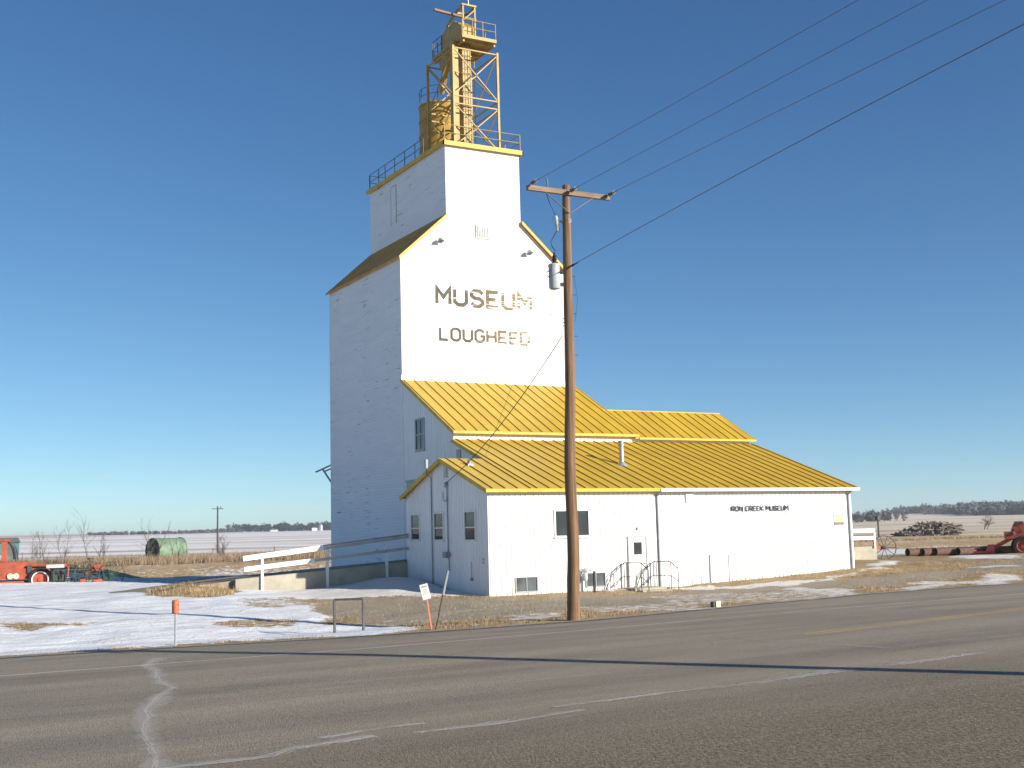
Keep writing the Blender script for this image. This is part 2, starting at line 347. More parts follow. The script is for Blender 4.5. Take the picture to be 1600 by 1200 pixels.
def grid_mesh(name, X, Y, Z, mat, attrs={}):
    ny, nx = X.shape; me = bpy.data.meshes.new(name)
    co = np.stack([X, Y, Z], -1).reshape(-1, 3).astype(np.float32)
    i = (np.arange(ny-1)[:, None]*nx + np.arange(nx-1)[None]).ravel()
    q = np.stack([i, i+1, i+1+nx, i+nx], 1).astype(np.int32)
    me.vertices.add(len(co)); me.vertices.foreach_set('co', co.ravel())
    me.loops.add(q.size); me.loops.foreach_set('vertex_index', q.ravel())
    me.polygons.add(len(q)); me.polygons.foreach_set('loop_start', np.arange(0, q.size, 4, dtype=np.int32))
    me.polygons.foreach_set('use_smooth', np.ones(len(q), bool)); me.update(calc_edges=True)
    for k, a in attrs.items():
        at = me.attributes.new(k, 'FLOAT', 'POINT'); at.data.foreach_set('value', a.astype(np.float32).ravel())
    me.materials.append(mat); o = bpy.data.objects.new(name, me); col.objects.link(o); return o
def ground_mat():
    m = N('snowy_ground'); p = m.pos(); sep = m.n('ShaderNodeSeparateXYZ'); m.l(p, sep.inputs[0])
    sn = m.n('ShaderNodeAttribute', attribute_name='snow').outputs['Fac']; gv = m.n('ShaderNodeAttribute', attribute_name='gravel').outputs['Fac']
    # grass and gravel
    gr = m.mix(m.ramp(m.noise(p, 3., 6, .7), [(.35, 0.), (.65, 1.)]), (.26, .17, .085), (.50, .37, .20))
    gr = m.mix(m.ramp(m.noise(p, .45, 3), [(.4, 0.), (.65, .6)]), gr, (.25, .19, .12))
    ga = m.mix(m.ramp(m.noise(p, 22., 4, .7), [(.35, 0.), (.65, 1.)]), (.24, .195, .14), (.44, .375, .275))
    ga = m.mix(m.ramp(m.noise(m.mapv(p, (.25, 1.2, 1), (0, 0, .15)), .8, 3), [(.4, 0.), (.6, .5)]), ga, (.34, .27, .18))
    c = m.mix(m.ramp(gv, [(.3, 0.), (.7, 1.)]), gr, ga)
    # snow
    brk = m.noise(m.mapv(p, (1., 1.6, 1)), 2.6, 6, .72)
    sm = m.ramp(m.math('ADD', sn, m.math('MULTIPLY', m.math('SUBTRACT', brk, .5), 1.9)), [(.46, 0.), (.56, 1.)])
    dirty = m.ramp(m.noise(m.mapv(p, (.35, 1.6, 1), (0, 0, .3)), .9, 7, .75), [(.44, 0.), (.62, .7)])
    sc = m.mix(dirty, (.82, .83, .85), (.62, .60, .57))
    vg = m.ramp(m.math('ADD', m.math('DIVIDE', sep.outputs[0], 40.), .5), [(.27, 0.), (.33, .55)]); sc = m.mix(m.math('MULTIPLY', vg, m.ramp(sep.outputs[1], [(0., 1.), (.01, .0)])), sc, (.58, .52, .43))
    near = m.mix(sm, c, sc)
    # distance: fields
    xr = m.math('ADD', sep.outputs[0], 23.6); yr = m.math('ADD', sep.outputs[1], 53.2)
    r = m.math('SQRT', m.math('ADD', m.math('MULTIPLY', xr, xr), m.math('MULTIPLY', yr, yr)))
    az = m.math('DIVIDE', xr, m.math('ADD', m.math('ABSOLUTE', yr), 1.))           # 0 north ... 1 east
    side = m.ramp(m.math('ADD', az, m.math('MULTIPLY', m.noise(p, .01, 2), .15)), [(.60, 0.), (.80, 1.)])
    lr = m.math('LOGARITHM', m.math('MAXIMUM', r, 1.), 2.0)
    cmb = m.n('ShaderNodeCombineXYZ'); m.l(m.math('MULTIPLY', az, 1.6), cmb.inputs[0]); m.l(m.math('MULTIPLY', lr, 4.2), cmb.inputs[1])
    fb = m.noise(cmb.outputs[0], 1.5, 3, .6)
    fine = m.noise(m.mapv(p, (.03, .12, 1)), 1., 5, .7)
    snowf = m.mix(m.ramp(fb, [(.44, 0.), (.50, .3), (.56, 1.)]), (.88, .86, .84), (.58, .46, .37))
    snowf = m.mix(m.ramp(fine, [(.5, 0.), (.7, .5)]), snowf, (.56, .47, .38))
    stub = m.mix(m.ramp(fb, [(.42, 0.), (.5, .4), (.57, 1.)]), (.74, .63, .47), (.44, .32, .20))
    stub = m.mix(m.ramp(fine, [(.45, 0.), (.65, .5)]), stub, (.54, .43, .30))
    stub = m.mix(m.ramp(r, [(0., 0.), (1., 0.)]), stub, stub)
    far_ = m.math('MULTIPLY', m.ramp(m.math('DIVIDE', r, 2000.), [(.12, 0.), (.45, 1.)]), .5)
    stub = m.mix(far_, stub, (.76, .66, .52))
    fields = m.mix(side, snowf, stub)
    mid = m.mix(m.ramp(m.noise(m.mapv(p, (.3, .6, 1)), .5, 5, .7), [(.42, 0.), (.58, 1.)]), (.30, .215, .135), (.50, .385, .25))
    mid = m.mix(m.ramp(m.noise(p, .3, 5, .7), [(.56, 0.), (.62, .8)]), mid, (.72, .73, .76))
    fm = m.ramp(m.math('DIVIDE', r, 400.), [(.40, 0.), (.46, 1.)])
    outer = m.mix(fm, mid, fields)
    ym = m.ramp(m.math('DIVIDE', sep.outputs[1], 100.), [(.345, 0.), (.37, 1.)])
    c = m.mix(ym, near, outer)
    m.bump(m.math('ADD', m.math('MULTIPLY', m.noise(p, 9., 6, .7), .5), m.noise(m.mapv(p, (.7, 1.4, 1), (0, 0, .4)), 1.7, 4, .6)), .8, .10)
    m.b.inputs['Specular IOR Level'].default_value = .15
    return m.out(c, .85)
tag(grid_mesh('ground', X, Y, Z, ground_mat(), {'snow': SN, 'gravel': GV}), kind='structure')

# ------------------------------------------------------------------ road
def road_z(x, y):
    d = edge(x)-y
    return .10 + .055*ss(0, 6, d) + .008*(vnoise(x, y, 3.5, 9)-.5)
def road_mat():
    m = N('worn_asphalt'); p = m.pos()
    rp = m.mapv(p, (1, 1, 1), (0, 0, -.10))
    long_ = m.noise(m.mapv(rp, (.05, .75, 1)), 1., 4, .6)
    c = m.mix(m.ramp(long_, [(.32, 0.), (.68, 1.)]), (.19, .163, .122), (.36, .305, .220))
    blot = m.noise(m.mapv(rp, (.25, .6, 1)), 1., 5, .65); c = m.mix(m.ramp(blot, [(.4, 0.), (.68, .55)]), c, (.37, .31, .225))
    c = m.mix(m.ramp(m.noise(m.mapv(rp, (.12, 1.6, 1)), 1., 4, .6), [(.56, 0.), (.72, .4)]), c, (.17, .155, .14))
    agg = m.noise(m.mapv(p, (1, .45, 1), (0, 0, .45)), 60., 3, .75); c = m.mix(m.ramp(agg, [(.40, .55), (.50, 0.)]), c, (.07, .062, .055)); c = m.mix(m.ramp(agg, [(.55, 0.), (.68, .5)]), c, (.42, .37, .29))
    sep = m.n('ShaderNodeSeparateXYZ'); m.l(p, sep.inputs[0])
    # worn, sandier chip-seal apron close to the camera's corner
    t = m.math('ADD', m.math('MULTIPLY', sep.outputs[1], -1.), m.math('MULTIPLY', sep.outputs[0], .10))
    near = m.ramp(m.math('DIVIDE', m.math('SUBTRACT', m.math('ADD', t, m.math('MULTIPLY', m.noise(p, .5, 4), 1.5)), 38.2), 6.), [(.0, 0.), (.75, 1.)])
    co = m.noise(m.mapv(p, (1, .42, 1), (0, 0, .45)), 34., 3, .8); cs = m.mix(m.ramp(co, [(.38, 0.), (.62, 1.)]), (.075, .058, .036), (.30, .238, .15))
    c = m.mix(m.math('MULTIPLY', near, .9), c, cs)
    salt = m.noise(m.mapv(rp, (.35, 3.2, 1)), .9, 6, .72); c = m.mix(m.ramp(salt, [(.60, 0.), (.72, .32)]), c, (.46, .42, .36))
    m.bump(m.math('ADD', agg, m.math('MULTIPLY', co, m.math('ADD', .3, near))), .75, .022)
    return m.out(c, .8)
rx = axis_coords(-27, 27, .5, 800, 1.12)
tt = np.concatenate([np.linspace(0, 20, 61), np.linspace(20.7, 60, 30)])
RX, TT = np.meshgrid(rx, tt); RY = edge(RX)-TT + .10*(vnoise(RX, RX*0, .9, 12)-.5)*(TT < .05); RZ = road_z(RX, RY)
RX2 = np.vstack([RX[:1], RX]); RY2 = np.vstack([RY[:1]+.02, RY]); RZ2 = np.vstack([RZ[:1]-.12, RZ])
road = tag(grid_mesh('road', RX2, RY2, RZ2, road_mat()), kind='structure')
def line_mat(name, c, lo, hi, amt):
    m = N(name); p = m.pos(); uv = m.n('ShaderNodeAttribute', attribute_name='acr').outputs['Fac']
    f = m.noise(p, 6., 6, .75); g = m.noise(p, .8, 3)
    a = m.math('ADD', m.math('MULTIPLY', m.math('SUBTRACT', 1., uv), .45), m.math('ADD', m.math('MULTIPLY', f, .55), m.math('MULTIPLY', g, .75)))
    al = m.math('MULTIPLY', m.ramp(a, [(lo, 0.), (hi, 1.)]), amt)
    m.l(al, m.b.inputs['Alpha']); return m.out(c, .85)
def ribbon(name, pts, w, mat, jag=0.0, dz=.006, seg=.15):
    pts = [np.array(p, float) for p in pts]; out = []
    for a, b in zip(pts[:-1], pts[1:]):
        n = max(1, int(np.linalg.norm(b-a)/seg)); out += [a+(b-a)*i/n for i in range(n)]
    out.append(pts[-1]); P = np.array(out)
    if jag:
        nn = np.cumsum(rng.normal(0, 1, (len(P), 2)), 0); nn -= np.linspace(0, 1, len(P))[:, None]*nn[-1]; P = P + nn*jag*.12 + rng.normal(0, jag*.12, P.shape)
    T = np.gradient(P, axis=0); T /= np.linalg.norm(T, axis=1)[:, None]+1e-9; Nn = np.stack([-T[:, 1], T[:, 0]], 1)
    ws = w*(1+(.5*rng.random(len(P))-.25 if jag else 0)); ws = np.ones(len(P))*ws
    cols = [-1, -.5, 0, .5, 1]; XX = np.stack([P[:, 0]+Nn[:, 0]*ws*c/2 for c in cols]); YY = np.stack([P[:, 1]+Nn[:, 1]*ws*c/2 for c in cols])
    ac = np.stack([np.full(len(P), abs(c)) for c in cols])
    o = grid_mesh(name, XX, YY, road_z(XX, YY)+dz, mat, {'acr': ac}); tag(o, kind='structure'); return o
M_CRK = line_mat('salty_crack', (.56, .52, .46), .78, 1.12, .62); M_HALO = line_mat('salt_halo', (.52, .48, .42), .82, 1.25, .5)
M_WL = line_mat('worn_white_line', (.64, .60, .53), .42, .9, .75)
M_YL = line_mat('worn_yellow_line', (.66, .46, .18), .45, .95, .7)
def crack(pl, wc, wh, z, jag=.05):
    ribbon('road_crack', pl, wh, M_HALO, jag*.5, z); ribbon('road_crack', pl, wc, M_CRK, jag, z+.0003, .07); ribbon('road_crack', pl, wc*.6, M_CRK, jag*1.6, z+.0006, .07)
crack([(-17.93, -29.01), (-18.3, -29.9), (-18.55, -30.63), (-18.6, -31.6), (-18.78, -32.44), (-19.0, -33.5), (-19.03, -34.46), (-19.4, -35.3), (-19.65, -36.04), (-19.94, -36.75), (-20.05, -37.4), (-20.21, -37.91), (-20.4, -38.96), (-20.6, -40.2), (-20.89, -41.5)], .09, .55, .0040)
for i, pl in enumerate([[(-20.9, -41.2), (-19.79, -41.15), (-19.38, -40.89), (-18.4, -40.6)], [(-18.93, -40.4), (-18.41, -40.2), (-17.6, -40.1)], [(-18.0, -40.7), (-16.76, -40.6), (-15.6, -40.35)],
           [(-15.78, -39.91), (-13.88, -39.7), (-12.24, -39.66), (-10.7, -39.25), (-9.09, -39.18), (-7.11, -38.86)], [(-8.27, -33.27), (-7.9, -35.3), (-7.56, -37.28)], [(-18.9, -34.37), (-17.73, -34.0), (-17.2, -33.64)], [(-17.08, -35.87), (-16.2, -35.8)]]):
    crack(pl, (.10, .10, .10, .09, .035, .03, .04)[i], (.36, .36, .36, .34, .12, .10, .12)[i], .0052+.0009*i, (.12, .12, .12, .13, .05, .05, .05)[i])
WLX = np.linspace(-60, 120, 40); ribbon('edge_line', [(x, np.interp(x, [-60, -21, -15, -10.7, -4.7, 7.8, 40, 120], [-34.5, -30.6, -30.3, -29.7, -28.6, -27.4, -24.2, -16])) for x in WLX], .13, M_WL, 0, .005, .4)
for off in (0, .28): ribbon('centre_line', [(-6.5, -33.95-off), (-5.6, -33.7-off), (2.5, -31.9-off), (10, -30.4-off), (40, -27.4-off), (120, -19-off)], .12, M_YL, 0, .005, .4)
# ------------------------------------------------------------------ lettering (mitred strokes, one mesh per word)
GL = {'M': (4.4, [[(0, 0), (0, 6), (2.2, 2.6), (4.4, 6), (4.4, 0)]]), 'U': (4, [[(0, 6), (0, 1.1), (1.1, 0), (2.9, 0), (4, 1.1), (4, 6)]]),
 'S': (4, [[(4, 4.9), (2.9, 6), (1.1, 6), (0, 4.9), (0, 4.1), (1.1, 3.1), (2.9, 2.9), (4, 1.9), (4, 1.1), (2.9, 0), (1.1, 0), (0, 1.1)]]),
 'E': (3.7, [[(3.7, 6), (0, 6), (0, 0), (3.7, 0)], [(.45, 3), (2.9, 3)]]), 'L': (3.6, [[(0, 6), (0, 0), (3.6, 0)]]),
 'O': (4, [[(1.1, 0), (2.9, 0), (4, 1.1), (4, 4.9), (2.9, 6), (1.1, 6), (0, 4.9), (0, 1.1), (1.1, 0)]]),
 'G': (4, [[(4, 4.9), (2.9, 6), (1.1, 6), (0, 4.9), (0, 1.1), (1.1, 0), (2.9, 0), (4, 1.1), (4, 2.8), (2.3, 2.8)]]),
 'H': (4, [[(0, 0), (0, 6)], [(4, 0), (4, 6)], [(.45, 3), (3.55, 3)]]), 'D': (4, [[(0, 0), (2.8, 0), (4, 1.2), (4, 4.8), (2.8, 6), (0, 6), (0, -.0)]]),
 'I': (0, [[(0, 0), (0, 6)]]), 'R': (3.8, [[(0, 0), (0, 6), (2.8, 6), (3.8, 5.2), (3.8, 3.8), (2.8, 3), (.45, 3)], [(2.2, 2.55), (3.8, 0)]]),
 'N': (4, [[(0, 0), (0, 6), (4, 0), (4, 6)]]), 'C': (4, [[(4, 4.9), (2.9, 6), (1.1, 6), (0, 4.9), (0, 1.1), (1.1, 0), (2.9, 0), (4, 1.1)]]),
 'K': (3.9, [[(0, 0), (0, 6)], [(3.8, 6), (.9, 3), (3.9, 0)]]), '9': (3.6, [[(0, .6), (1, 0), (2.6, 0), (3.6, 1), (3.6, 5), (2.6, 6), (1, 6), (0, 5), (0, 4), (1, 3), (3.2, 3)]]),
 '3': (3.4, [[(0, 6), (3.4, 6), (1.6, 3.5), (2.6, 3.3), (3.4, 2.3), (3.4, 1), (2.4, 0), (.9, 0), (0, .9)]])}
def stroke(mb, pl, t, tf, thick):
    pl = [Vector((p[0], p[1])) for p in pl]; closed = (pl[0]-pl[-1]).length < 1e-6
    if closed: pl = pl[:-1]
    n = len(pl); L = []; Rr = []
    for i in range(n):
        a = pl[i-1] if (i > 0 or closed) else None; b = pl[(i+1) % n] if (i < n-1 or closed) else None
        d0 = (pl[i]-a).normalized() if a is not None else (b-pl[i]).normalized(); d1 = (b-pl[i]).normalized() if b is not None else d0
        n0 = Vector((-d0.y, d0.x)); n1 = Vector((-d1.y, d1.x)); mm = (n0+n1).normalized(); k = t/2/max(mm.dot(n0), .42)
        L.append(pl[i]+mm*k); Rr.append(pl[i]-mm*k)
    for i in range(n if closed else n-1):
        j = (i+1) % n; q = [Rr[i], Rr[j], L[j], L[i]]
        mb.add([tf(p.x, p.y, 0) for p in q]+[tf(p.x, p.y, thick) for p in q], [(0,1,2,3),(7,6,5,4),(0,4,5,1),(2,6,7,3)] + ([(0,3,7,4)] if (i == 0 and not closed) else []) + ([(1,5,6,2)] if (i == n-2 and not closed) else []))
def word(text, x0, x1, z0, z1, t, P, thick=.004, gap=1.7):
    """P(u, z, out) -> world"""
    adv = []; cur = 0
    for ch in text:
        if ch == ' ': cur += 2.6; continue
        adv.append((ch, cur)); cur += GL[ch][0]+gap
    W = cur-gap; sx = (x1-x0-t)/W; sz = (z1-z0-t)/6; mb = MB()
    for ch, c in adv:
        for pl in GL[ch][1]:
            stroke(mb, [(x0+t/2+(c+p[0])*sx, z0+t/2+p[1]*sz) for p in pl], t, lambda u, v, o: P(u, v, o), thick)
    return mb
PY = lambda Yp: (lambda u, z, o: (u, Yp-o, z))          # wall facing -Y
PX = lambda Xp: (lambda u, z, o: (Xp-o, u, z))          # wall facing -X
def pbox(mb, P, u0, u1, z0, z1, o0, o1):
    vs = [P(u, z, o) for o in (o0, o1) for z in (z0, z1) for u in (u0, u1)]
    return mb.add(vs, [(0,2,3,1),(4,5,7,6),(0,1,5,4),(2,6,7,3),(0,4,6,2),(1,3,7,5)])
def window(parent, P, u0, u1, z0, z1, fw=.06, mull=None, trans=None, frame=M_WHITE, pane=M_GLASS, proud=.05, sill=True, label=None):
    f = MB()
    pbox(f, P, u0-fw, u0, z0-fw, z1+fw, -.02, proud); pbox(f, P, u1, u1+fw, z0-fw, z1+fw, -.02, proud)
    pbox(f, P, u0, u1, z0-fw, z0, -.02, proud); pbox(f, P, u0, u1, z1, z1+fw, -.02, proud)
    for mu in (mull or []): pbox(f, P, mu-fw*.35, mu+fw*.35, z0, z1, -.02, proud-.01)
    for tr in (trans or []): pbox(f, P, u0, u1, tr-fw*.4, tr+fw*.4, -.02, proud-.006)
    o = f.build('window', frame, parent, label=label)
    g = MB(); pbox(g, P, u0, u1, z0, z1, -.01, .012); g.build('pane', pane, o)
    if sill:
        s = MB(); pbox(s, P, u0-fw-.03, u1+fw+.03, z0-fw-.035, z0-fw, -.02, proud+.04); s.build('sill', frame, o)
    return o
def ribs(mb, P, u0, u1, ztop, zbot, holes=(), sp=.228, w=.026, h=.028):
    if abs(P(0, 0, 1)[0]) > .5: h = .012         # the gable sheets are shallower
    n = int((u1-u0)/sp)
    for i in range(n+1):
        u = u0+.05+i*sp
        if u > u1-.03: break
        zt = ztop(u) if callable(ztop) else ztop; cuts = [(a, b) for (p, q, a, b) in holes if p-.02 < u < q+.02]; z = zbot
        for a, b in sorted(cuts):
            if a > z: pbox(mb, P, u-w/2, u+w/2, z, min(a, zt), 0, h)
            z = max(z, b)
        if z < zt: pbox(mb, P, u-w/2, u+w/2, z, zt, 0, h)
def roof_slab(mb, x0, x1, yt, zt, yb, zb, th=.07, sp=.54, seams=True, phase=.1):
    sl = (zt-zb)/(yt-yb); L = math.hypot(yt-yb, zt-zb); ny = -(zt-zb)/L*(1 if yt > yb else -1); nz = abs(yt-yb)/L
    mb.add([(x, y, z+o) for x in (x0, x1) for (y, z) in ((yt, zt), (yb, zb)) for o in (-th, 0)], [(0,1,3,2),(4,6,7,5),(1,5,7,3),(0,2,6,4),(2,3,7,6),(0,4,5,1)])
    if seams:
        x = x0+phase
        while x < x1-.03:
            a = (x, yt, zt+.02); b = (x, yb, zb+.02); mb.beam(a, b, .024, .04); x += sp
# ------------------------------------------------------------------ grain elevator
W1, D1, Z1, C1, Z2, Z3 = 9.06, 9.55, 15.59, 2.46, 17.81, 21.46; C2 = W1-C1
el = thing('grain_elevator', 'tall white wooden grain elevator with yellow shoulders and the faded words MUSEUM LOUGHEED', 'grain elevator', (W1/2, D1/2, 0))
def grid_prism(mb, poly, y0, y1): mb.prism(poly, y0, y1, 'y')
t = MB(); grid_prism(t, [(0, -.4), (W1, -.4), (W1, Z1), (C2, Z2), (C2, Z3), (C1, Z3), (C1, Z2), (0, Z1)], 0, D1)
t.build('tower_wall', M_SID, el)
for u in (0, W1):   # corner boards
    s = -1 if u == 0 else 1; c = MB()
    c.box(min(u, u+s*.02), max(u, u+s*.02), -.025, .12, 1.0, Z1); c.box(min(u-s*.12, u), max(u-s*.12, u), -.025, 0, 1.0, Z1)
    c.build('corner_board', M_WHITE, el)
for sgn in (0, 1):
    r = MB(); mx = (lambda x: x) if sgn == 0 else (lambda x: W1-x)
    sl = (Z2-Z1)/C1; a = (mx(-.14), Z1-.14*sl); b = (mx(C1), Z2)
    r.prism([(a[0], a[1]+.02), (b[0], b[1]+.02), (b[0], b[1]+.13), (a[0], a[1]+.13)], -.16, D1+.16, 'y'); sh_ = r.build('shoulder_roof', M_SHO, el)
    r = MB(); r.prism([(a[0], a[1]-.03), (b[0], b[1]-.03), (b[0], b[1]+.14), (a[0], a[1]+.14)], -.20, -.162, 'y'); r.build('rake_board', M_YEL, sh_)
r = MB(); r.box(C1-.14, C2+.14, -.16, D1+.16, Z3, Z3+.11); r.box(C1-.17, C2+.17, -.19, -.13, Z3-.09, Z3+.13); r.box(C1-.17, C1-.11, -.19, D1+.19, Z3-.09, Z3+.125); r.box(C2+.11, C2+.17, -.19, D1+.19, Z3-.09, Z3+.125)
r.build('cupola_roof', M_YEL, el)
r = MB(); r.box(-.12, W1+.12, -.16, 0, 9.66, 9.9); r.build('skirt_board', M_WHITE, el)
r = MB(); r.box(-.13, W1+.13, -.175, 0, 9.903, 9.93); r.build('skirt_shadow_line', M_PIPE, el)  # grey strip standing in for the shadow line along the skirt top
word('MUSEUM', 1.78, 7.16, 13.38, 14.32, .19, PY(0), .006).build('lettering', M_LET, el, label='faded brown painted word MUSEUM')
word('LOUGHEED', 1.94, 6.98, 11.65, 12.35, .14, PY(0), .006).build('lettering', M_LET, el, label='faded brown painted word LOUGHEED')
v = MB(); pbox(v, PY(0), 4.05, 4.83, 16.86, 17.55, -.02, .05); vo = v.build('louvre_vent', simple('vent_paint', (.50, .50, .49), .6), el)
v = MB()
for i in range(7): pbox(v, PY(0), 4.13+i*.095, 4.17+i*.095, 16.96, 17.47, .045, .075)
v.build('louvre_slats', M_PIPE, vo)
for lx, lz in ((1.98, 16.62), (6.90, 16.46)):
    m_ = MB(); m_.lathe([(.02, 0), (.10, .02), (.17, .16), (.18, .19), (.165, .19), (.09, .05), (.0, .05)], (lx, -.24, lz), (.1, -.35, -.9), 14)
    m_.tube([(lx, 0, lz-.1), (lx, -.16, lz+.0), (lx, -.24, lz+.02)], .022, 6); m_.build('wall_lamp', M_GALV, el, smooth=True)
d = MB(); P = PX(C1)
pbox(d, P, 6.02, 6.62, 18.95, 20.95, -.02, .02); do = d.build('access_door', M_SID, el)
d = MB(); pbox(d, P, 6.62, 6.66, 18.9, 21.0, -.02, .03); pbox(d, P, 5.96, 6.0, 18.9, 21.0, -.02, .03); pbox(d, P, 6.0, 6.62, 20.95, 21.0, -.02, .03); d.build('door_frame', M_GREYF, do)
# bracket sticking out at the back
br = MB(); br.beam((.15, D1, 6.35), (-.25, D1+1.55, 6.02), .10, .06); br.beam((-.12, D1+.9, 6.14), (.12, D1, 5.25), .07); br.beam((.5, D1, 6.3), (.2, D1+1.4, 6.05), .1, .05)
br.build('loading_bracket', M_PIPE, el)
# roof railing on the cupola: its own thing
rr = thing('roof_railing', 'thin steel railing round the flat top of the grain elevator', 'railing', (C1, 0, Z3+.11))
zr = Z3+.11
def rail_run(pts, parent, h=.86, mids=(.45,), mat=M_OCH, pr=.022):
    for p in pts: MB().tube([p, (p[0], p[1], p[2]+h)], pr, 6).build('post', mat, parent)
    for k in (h,)+tuple(mids):
        MB().tube([(p[0], p[1], p[2]+k) for p in pts], pr*.85, 6).build('rail', mat, parent)
rail_run([(C1-.05, y, zr) for y in (9.5, 8.2, 7.3, 6.0, 4.7, 3.4, 2.4)], rr, mat=M_DKSTEEL)
rail_run([(x, -.08, zr) for x in (C1-.05, 3.95, 5.45, C2+.05)], rr)
rail_run([(C2+.05, y, zr) for y in (-.02, 1.5, 3.2, 4.8, 6.4, 8.0, 9.5)], rr)
rail_run([(x, 9.55, zr) for x in (C1, 3.9, 5.4, C2)], rr)
# ------------------------------------------------------------------ head works on the roof
hw = thing('leg_tower', 'yellow lattice steel tower with a railed platform on top of the elevator', 'lattice tower', (4.5, 2.1, zr))
X0, X1, Y0, Y1 = 3.28, 5.80, .55, 3.55; ZT = 26.85; zm0, zm1 = 24.25, 23.85
for x in (X0, X1):
    for y in (Y0, Y1): MB().beam((x, y, zr), (x, y, ZT), .11).build('post', M_OCH, hw)
def face(p, q):
    b = MB()
    for z in (ZT-.1, zm0, zm1): b.beam((*p, z), (*q, z), .06)
    mx = ((p[0]+q[0])/2, (p[1]+q[1])/2)
    b.beam((*p, ZT-.1), (*q, zm0), .05); b.beam((*q, ZT-.15), (mx[0], mx[1], (ZT+zm0)/2-.1), .05); b.beam((mx[0], mx[1], (ZT+zm0)/2-.15), (*p, zm0+.1), .05)
    b.beam((*p, zm1), (*q, zr+.05), .05); b.beam((*q, zm1), (mx[0], mx[1], (zm1+zr)/2), .05); b.beam((mx[0], mx[1], (zm1+zr)/2-.05), (*p, zr+.1), .05)
    return b.build('bracing', M_OCH, hw)
face((X0, Y0), (X1, Y0)); face((X0, Y1), (X0, Y0)); face((X1, Y1), (X0, Y1)); face((X1, Y0), (X1, Y1))
for (a, b_, c_, d_) in ((3.62, 3.90, 1.2, 1.62), (4.12, 4.62, 1.2, 1.62)):
    k = MB().box(a, b_, c_, d_, zr, 27.4).build('elevator_leg', M_OCH, hw)
    for i in range(6): MB().box(a-.03, b_+.03, c_-.03, d_+.03, zr+.35+i*.95, zr+.41+i*.95).build('flange', M_OCH, k)
PZ = 27.34; pf = MB(); pf.box(3.78, 5.74, .45, 4.05, PZ, PZ+.17); pf.build('platform', M_OCH, hw)
pf = MB()
for y in (.7, 1.5, 2.3, 3.1, 3.9): pf.box(3.8, 5.7, y, y+.06, PZ-.10, PZ)
pf.box(3.85, 3.93, .5, 4.0, PZ-.2, PZ-.1); pf.box(5.6, 5.68, .5, 4.0, PZ-.2, PZ-.1); pf.build('platform_joist', M_OCH, hw)
rail_run([(x, .49, PZ+.17) for x in (3.81, 4.40, 4.98, 5.71)], hw, .82, (.42,)); rail_run([(5.71, y, PZ+.17) for y in (1.6, 2.8, 4.0)], hw, .82, (.42,))
rail_run([(3.81, y, PZ+.17) for y in (2.9, 3.4, 4.0)], hw, .82, (.42,), M_DKSTEEL); rail_run([(x, 4.02, PZ+.17) for x in (3.9, 4.8, 5.65)], hw, .82, (.42,), M_DKSTEEL)
b = MB(); b.prism([(.75, PZ+.17), (3.1, PZ+.17), (3.1, PZ+.95), (2.6, PZ+1.15), (1.5, PZ+1.25), (.75, PZ+.75)], 3.86, 4.62, 'x'); b.build('head_housing', M_OCH, hw)
b = MB(); b.box(4.66, 5.0, 1.6, 2.1, PZ+.17, PZ+.75); b.lathe([(.0, 0), (.2, 0), (.2, .5), (0, .5)], (4.66, 2.5, PZ+.5), (1, 0, 0), 14); b.build('drive_motor', M_PIPE, hw)
g = MB()
for x in (3.93, 4.60): g.beam((x, .62, PZ+.17), (x, .62, 29.14), .07); g.beam((x, 2.5, PZ+.17), (x, 2.5, 28.75), .07)
for x in (3.93, 4.60):
    pts = [(x, .6+1.9*i/8, 29.12-.42*(i/8)**1.6) for i in range(9)]
    for p, q in zip(pts[:-1], pts[1:]): g.beam(p, q, .07, .14)
g.beam((3.85, .6, 29.14), (4.68, .6, 29.14), .08); g.beam((3.9, 2.5, 28.72), (4.65, 2.5, 28.72), .08); g.beam((3.93, .62, 28.3), (4.6, .62, 28.95), .05); g.beam((3.93, 1.4, 29.0), (4.6, 1.4, 29.0), .1)
g.build('hoist_frame', M_OCH, hw)
MB().beam((2.62, 1.25, 28.86), (5.0, 1.25, 28.72), .16, .10).build('hoist_beam', M_ARM, hw)
MB().tube([(4.25, .62, 29.16), (4.25, .62, 30.3)], .022, 6, .008).build('lightning_rod', M_GALV, hw)
l = MB()
for x in (4.80, 5.12): l.tube([(x, 1.8, zr), (x, 1.8, 28.2)], .022, 6)
for i in range(17): l.tube([(4.80, 1.8, zr+.3+i*.32), (5.12, 1.8, zr+.3+i*.32)], .014, 5)
l.build('ladder', M_OCH, hw)
l = MB()
for x in (4.2, 4.5): l.tube([(x, 1.08, zr), (x, 1.08, 27.3)], .018, 6)
for i in range(17): l.tube([(4.2, 1.08, zr+.3+i*.32), (4.5, 1.08, zr+.3+i*.32)], .012, 5)
l.build('ladder', M_DKSTEEL, hw)
ch = MB(); ch.tube([(3.95, 2.7, PZ), (4.1, 3.1, 26.6), (4.35, 4.1, 25.7)], .22, 8, .15); ch.prism([(2.2, PZ-.05), (3.6, PZ-.05), (3.2, PZ-.8), (2.7, PZ-.8)], 3.9, 4.5, 'x'); ch.build('discharge_spout', M_OCH, hw)
bn = thing('dust_bin', 'round yellow steel bin with a railed top beside the lattice tower', 'bin', (5.15, 5.3, zr))
b = MB(); bt = 25.35; b.lathe([(1.30, zr), (1.30, bt), (.25, bt+.38), (0, bt+.38)], (5.0, 5.3, 0), n=32); b.build('bin_wall', M_BIN, bn, smooth=True)
for z in (zr+.5, zr+1.3, zr+2.1, zr+2.9, bt-.05):
    b = MB(); b.lathe([(1.30, z-.04), (1.34, z-.04), (1.34, z+.04), (1.30, z+.04)], (5.0, 5.3, 0), n=32); b.build('hoop', M_BIN, bn)
b = MB()
